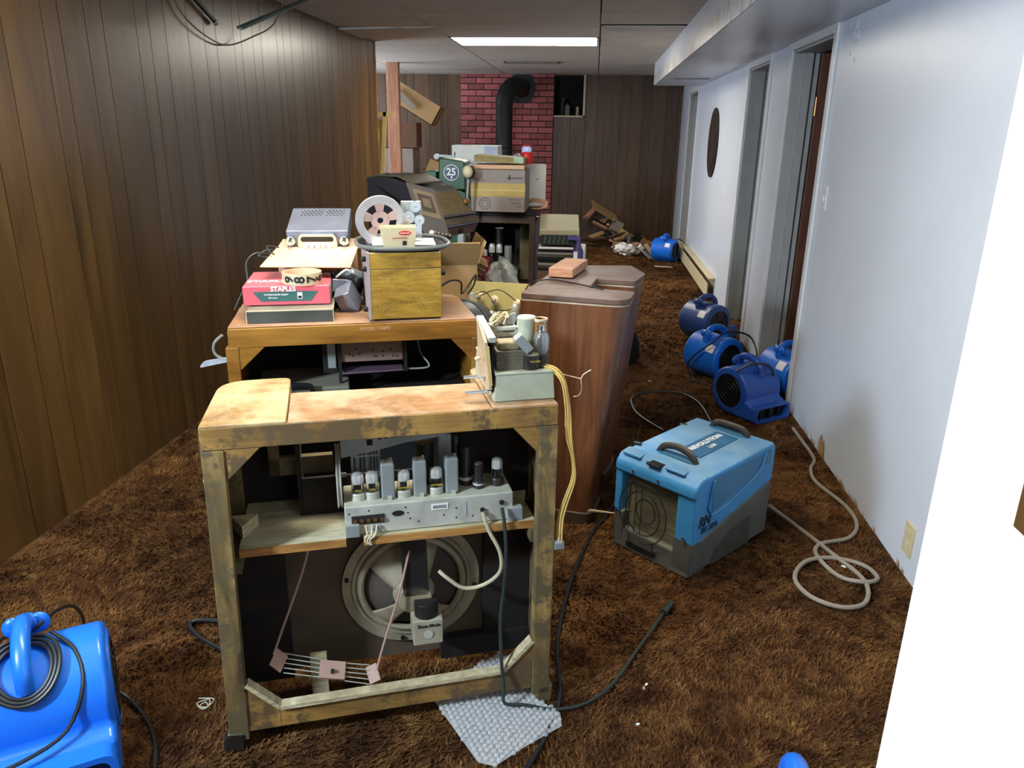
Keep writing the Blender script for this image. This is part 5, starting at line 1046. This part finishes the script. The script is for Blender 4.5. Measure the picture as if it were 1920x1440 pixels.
# arch recess on the visible side
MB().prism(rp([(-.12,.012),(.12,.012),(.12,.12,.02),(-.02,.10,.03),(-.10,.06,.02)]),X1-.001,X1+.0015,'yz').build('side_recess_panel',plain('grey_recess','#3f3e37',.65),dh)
MB().prism([(Y0+.045,.122),(Y1,.21),(Y1,.335),(Y1-.02,.350),(Y0+.05,.335),(Y0+.03,.325),(Y0+.03,.29),(Y0+.045,.28)],X0,X1,'yz').build('upper_shell',DHB,dh,bev=.012,sm=40,seg=3)
MB().prism([(Y0-.006,.275),(Y0+.05,.275),(Y0+.08,.335),(Y0+.06,.342),(Y0+.02,.335),(Y0-.004,.31)],X0-.003,X1+.003,'yz').build('front_hood',DHB,dh,bev=.012,seg=3)
MB().box((X0,Y0,.125),(X0+.03,Y0+.06,.29)).build('blue_pillar',DHB,dh,bev=.006); MB().box((X1-.07,Y0+.002,.12),(X1+.001,Y0+.06,.29)).build('blue_pillar',DHB,dh,bev=.006)
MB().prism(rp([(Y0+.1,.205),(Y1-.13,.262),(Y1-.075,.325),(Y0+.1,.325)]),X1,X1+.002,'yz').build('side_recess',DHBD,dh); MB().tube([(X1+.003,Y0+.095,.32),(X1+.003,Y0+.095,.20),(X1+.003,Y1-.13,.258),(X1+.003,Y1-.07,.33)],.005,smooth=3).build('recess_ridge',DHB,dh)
MB().prism(rp([(Y1-.06,.28,.01),(Y1-.03,.28,.01),(Y1-.03,.33),(Y1-.06,.33)]),X1,X1+.002,'yz').build('rope_notch',DHBD,dh)
dh.scale=(1,1,1.06)
co_=MB().box((X0+.028,Y0+.036,.05),(X1-.068,Y0+.043,.30)); o=co_.build('coil_panel',plain('coil_dark','#3b382c',.6,metal=.3),dh)
fn=MB()
for k in range(34): fn.box((X0+.03,Y0+.030,.055+.007*k),(X1-.07,Y0+.036,.0585+.007*k))
fo=fn.build('cooling_fins',plain('coil_fin','#8a8468',.5,metal=.2),o,sm=0); fo['kind']='stuff'
wg=MB(); cx_,cz_=-.03,.165
for r in (.1,.072,.04): wg.tube([(cx_+r*math.cos(a),Y0-.012+(.018 if r<.05 else 0),cz_+r*1.05*math.sin(a)) for a in [2*PI*i/28 for i in range(28)]],.0022,n=5,smooth=0,closed=True)
for x in (-.055,-.03,-.005): wg.tube([(cx_+x,Y0-.013,cz_-.075),(cx_+x,Y0-.013,cz_+.09)],.002,n=5,smooth=0)
wg.tube([(cx_-.055,Y0-.012,cz_-.09),(cx_-.055,Y0-.006,.045)],.002,n=5,smooth=0).tube([(cx_+.05,Y0-.012,cz_-.085),(cx_+.05,Y0-.006,.045)],.002,n=5,smooth=0).tube([(cx_-.055,Y0-.012,cz_+.09),(cx_-.055,Y0-.004,.285)],.002,n=5,smooth=0).tube([(cx_+.05,Y0-.012,cz_+.085),(cx_+.05,Y0-.004,.285)],.002,n=5,smooth=0)
wg.build('wire_guard',DARKM,dh)
for x,z_ in ((-.085,.295),(.02,.295),(X1-.03,.14),(-.085,.045),(.02,.045),(X0+.015,.14)): MB().cyl((x,Y0-.008,z_),(x,Y0-.0,z_),.005,n=10).build('screw',CHROME,dh)
for y,rg in ((Y0+.12,0),(Y1-.045,1)):
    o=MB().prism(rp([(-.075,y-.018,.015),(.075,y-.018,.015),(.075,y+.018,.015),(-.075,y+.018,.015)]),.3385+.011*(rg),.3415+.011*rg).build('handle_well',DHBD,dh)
    MB().tube([(-.075,y,.335+.01*rg),(-.055,y,.36+.008*rg),(0,y,.372),(.055,y,.36+.008*rg),(.075,y,.335+.01*rg)],.0115,n=12).build('grip',plain('worn_black_foam_%d'%rg,'#2b2a29',.8,var=.2,bmp=.2,dust=.25),o)
    if rg: 
        for k in range(9): MB().lathe([(.0115,-.002),(.0135,0),(.0115,.002)],(-.04+.01*k,y,.369-.00*k),12,axis=(1,0,0)).build('grip_rib',BLK,o)
for x_ in (-.11,.07): MB().prism(rp([(x_-.04,Y0+.008,.008),(x_+.04,Y0+.008,.008),(x_+.03,Y0+.05,.012),(x_-.03,Y0+.05,.012)]),.336,.3425).build('hood_pad',DHB,dh,bev=.002)
MB().box((-.035,Y0+.0,.335),(.015,Y0+.035,.339)).build('latch_recess',BLKM,dh); MB().cyl((-.035,Y0+.002,.338),(.015,Y0+.002,.338),.006,n=10).build('latch_bar',DARKM,dh)
for y in (Y0+.1,Y1-.11): MB().obox((X0+.008,y,.343),(.03,.014,.014),(0,0,20)).build('cord_cleat',BLK,dh,bev=.004)
lbl=MB().box((-.03,Y0+.175,.3405),(.06,Y1-.075,.3435)); lo_=lbl.build('label_plate',plain('label_grey_blue','#35688f',.4),dh); lo_.rotation_euler=(math.radians(1.6),0,0); lo_.location=(0,0,.002)
text('REVOLUTION',.030,WHITEP,lo_,(.0,.055,.3445),(0,0,90),bold=.0012,sx=1); text('LGR',.022,WHITEP,lo_,(.035,.045,.3445),(0,0,90),bold=.0006)
text('RN',.05,BLACKP,dh,(X1+.0028,Y0+.062,.19),(90,0,90),bold=.0006,shear=.15,sx=.95); text('SRS 2034',.026,BLACKP,dh,(X1+.0035,Y0+.09,.160),(90,0,90),bold=.0003,sx=.95,shear=.1)
# ------------------------------------------------------------------ bubble wrap under the front cabinet
def inpoly(x,y,P):
    c=False; j=len(P)-1
    for i in range(len(P)):
        if ((P[i][1]>y)!=(P[j][1]>y)) and (x<(P[j][0]-P[i][0])*(y-P[i][1])/(P[j][1]-P[i][1])+P[i][0]): c=not c
        j=i
    return c
BP=[(-.35,1.568),(-.205,1.378),(-.165,1.372),(-.10,1.44),(-.018,1.515),(-.024,1.56),(-.083,1.60),(-.10,1.68),(-.20,1.77),(-.25,1.72),(-.30,1.66)]
BW,nt,b=base('bubble_film'); b.inputs['Base Color'].default_value=(.82,.81,.78,1); b.inputs['Roughness'].default_value=.07; b.inputs['Alpha'].default_value=.34; b.inputs['Specular IOR Level'].default_value=.9
bw=thing('bubble_wrap','sheet of clear bubble wrap lying under the right foot of the stripped cabinet','bubble wrap',(0,0,0))
st2=MB(); st2.prism([(x,y) for x,y in BP],.016,.0165); st2.build('film_sheet',BW,bw,sm=0)
bb=MB(); yy=1.36; r_=0
while yy<1.79:
    xx=-.36+(.0078 if r_%2 else 0)
    while xx<0:
        if inpoly(xx,yy,BP):
            rr_=.0068; h_=random.uniform(.004,.0065); bb.lathe([(rr_,.0165),(rr_*.95,.0165+h_*.6),(rr_*.6,.0165+h_),(.0004,.0165+h_*1.05)],(xx+random.uniform(-.0006,.0006),yy,random.uniform(0,.004)),8)
        xx+=.0156
    yy+=.0135; r_+=1
bo_=bb.build('bubble',BW,bw,sm=70); bo_['kind']='stuff'
# ------------------------------------------------------------------ small floor litter
sp2=MB(); sp2.tube([Vector((-.916+(.008+.0022*t)*math.cos(t*1.9),1.477+(.008+.0022*t)*math.sin(t*1.9),.018+.001*t)) for t in range(9)],.0013,n=5)
tag(sp2.build('coil_spring',STEEL),'tiny coiled spring on the carpet left of the front cabinet foot','spring')
for i,(px,py,lab) in enumerate(((1218,715,'small tan chip on the carpet behind the dehumidifier'),(1196,1358,'tiny white flake on the carpet near the bottom edge'),(1212,1283,'tiny white flake on the carpet above the one near the bottom edge'),(1207,1290,'tiny tan crumb on the carpet beside a white flake'),(1582,1062,'small white scrap inside the coils of the grey hose'))):
    p=atz(px,py,.016); tag(MB().obox(p,(.016 if i in(0,4) else .009,.008 if i in (0,4) else .005,.003),(10,5,30*i)).build('paper_scrap',CARDP if i in (0,3) else PAPER),lab,'scrap')
# ------------------------------------------------------------------ debris pile at the far wall
random.seed(11)
dp_g='broken pieces heaped at the far wall'
def piece(nm,lab,p,d,r,m,grp=dp_g): 
    o=MB().obox((0,0,0),d).build(nm,m,bev=.002); o.location=p; o.rotation_euler=[math.radians(a) for a in r]; return tag(o,lab,'debris',grp)
cols=[CARD,CARDD,DARKW,POSTW,CARDP,OLIVEBOX]
cn=['tan','dark brown','nearly black','reddish','pale tan','olive']
for i in range(48):
    t=random.random(); x=-.05+.78*t; hmax=.42*(1-t)**1.2+.03; z_=random.uniform(.02,hmax+.01); y=10.45-random.uniform(0,.75)*(.5+t)+.0
    piece('broken_board',cn[i%6]+' broken board scrap in the debris heap at the far end wall',(x,y,z_),(random.uniform(.06,.3),random.uniform(.03,.12),random.uniform(.01,.03)),(random.uniform(-35,35),random.uniform(-45,45),random.uniform(0,180)),cols[i%6],cn[i%6]+' scraps in the far debris heap')
piece('cardboard_flap','orange-brown cardboard flap topping the debris heap',(.16,10.3,.42),(.42,.25,.01),(25,30,20),CARD)
piece('square_board','pale grey square panel leaning in the debris heap',(.32,10.1,.26),(.16,.02,.14),(-20,25,10),CARDG)
def crumple(nm,lab,p,s,m,seed):
    random.seed(seed); bm=bmesh.new(); bmesh.ops.create_icosphere(bm,subdivisions=3,radius=s)
    for v in bm.verts: v.co*=1+random.uniform(-.28,.22); v.co.z*=.6
    me=bpy.data.meshes.new(nm); bm.to_mesh(me); bm.free(); me.materials.append(m); o=bpy.data.objects.new(nm,me); C.objects.link(o); o.location=p; return tag(o,lab,'crumpled plastic')
crumple('white_plastic','white crumpled plastic bag on the carpet before the debris heap',(.40,9.3,.08),.12,PAPER,2); crumple('grey_plastic','greyish crumpled plastic right behind the white crumpled bag',(.52,9.35,.06),.1,CARDG,5)
piece('white_rag','narrow pale rag leaning toward the lone far air mover',(.64,9.1,.08),(.05,.03,.24),(20,-45,0),PAPER,None)
piece('leaf_scrap','pale green scrap on the carpet before the far air mover',(.80,8.45,.02),(.2,.05,.008),(0,5,20),CREAM,None)
tag(MB().tube([(.75,8.75,.02),(.66,8.8,.1),(.62,9.0,.13),(.6,9.2,.05)],.008).build('far_cord',CORD),'dark cord trailing from the far air mover','power cord')
# ------------------------------------------------------------------ left recess beyond the panelled wall
tag(MB().box((-2.36,8.93,0),(-2.225,9.02,H)).build('timber_post',POSTW,bev=.003),'bare pinkish pine post from floor to ceiling past the panelled wall','post')
lc=thing('leaning_carton','opened cardboard carton tipped high behind the pine post','cardboard box',(-2.25,9.5,1.62),0,rx=0,ry=30)
MB().box((-.32,0,0),(.32,.3,.008)).build('base',CARD,lc); MB().box((-.32,0,0),(.32,.008,.24)).build('side',CARD,lc); MB().box((.31,0,0),(.32,.3,.24)).build('end',CARD,lc); MB().obox((-.1,-.05,.1),(.3,.006,.07),(0,12,0)).build('grey_flap',CARDG,lc)
stc=thing('carton_pile','tall pile of brown cartons in the left recess','cardboard boxes',(-2.5,9.45,0),0)
for k in range(5): MB().obox((random.uniform(-.05,.05),.2,.15+.3*k),(.62,.42,.29),(0,0,random.uniform(-6,6))).build('carton',[CARDD,CARD,CARDD,CARDG,CARDD][k],stc,bev=.003)
sc2=thing('small_carton','small open brown carton low to the right of the pine post','cardboard box',(-2.0,9.5,.0),10)
MB().box((-.1,0,0),(.24,.3,.95)).build('body',CARDD,sc2,bev=.003); MB().obox((.1,-.03,.93),(.3,.008,.2),(0,25,0)).build('flap',CARD,sc2)
crf=thing('cream_shelf_unit','cream narrow shelf end leaning behind the end of the panelled wall','shelf',(-2.10,7.65,0),0,ry=0)
CRF=plain('cream_yellow','#bda76a',.5,var=.08)
MB().prism([(-.10,.0),(-.06,.0),(.065,1.57),(.035,1.57)],0,.04,'xz').build('frame_side',CRF,crf); MB().prism([(-.12,1.53),(.065,1.53),(.065,1.57),(-.12,1.57)],0,.2,'xz').build('top_board',CRF,crf); MB().prism([(-.12,.4),(-.04,.4),(.03,1.5),(-.12,1.5)],.06,.065,'xz').build('back_board',CRF,crf)
MB().box((-.06,.02,1.3),(-.02,.05,1.38)).build('white_clip',PAPER,crf)
# ------------------------------------------------------------------ hanging bar and cable at the top left
hbz=thing('hanging_ceiling_bar','dark green metal ceiling strip hanging down near the panelled wall','metal strip',(0,0,0))
p0=aty(450,52,3.75); p1=aty(600,-12,4.5); p1.z=min(p1.z,H)
MB().beam(p0,p1,.035,.012,(0,0,1)).build('strip',plain('green_grey_metal','#3c4a40',.45,metal=.3),hbz,bev=.001); MB().beam(p0+Vector((0,0,-.006)),p1+Vector((0,0,-.006)),.012,.012).build('rib',STEELG,hbz)
tag(MB().tube([(-1.905,3.50,2.12),(-1.905,3.59,1.941),(-1.9,3.712,1.858),(-1.9,3.935,1.806),(-1.9,4.112,1.81),(-1.86,4.3,1.87),(-1.8,4.45,1.95),(-1.75,4.55,2.12)],.004,n=6).build('hanging_wire',plain('tan_wire','#6a5b3c',.5)),'thin brown wire drooping from the ceiling in front of the panelled wall','wire')
bt=thing('wall_bracket','dark metal rod stub projecting at the top of the panelled wall','bracket',(0,0,0)); MB().beam((-1.9,3.95,1.90),(-1.9,3.65,2.02),.014,.014).build('rod',DARKM,bt); MB().cyl((-1.9,3.95,1.9),(-1.9,3.965,1.894),.014,n=10).build('end_ring',STEELG,bt)

tag(MB().obox((1.22,5.5,.06),(.1,.08,.1),(20,30,10)).obox((1.26,5.6,.04),(.1,.1,.05),(0,20,40)).build('yellow_wrapper',plain('yellow_wrapper','#b09a3a',.5),bev=.015),'small crumpled yellow wrapper on the floor inside the second doorway','wrapper')
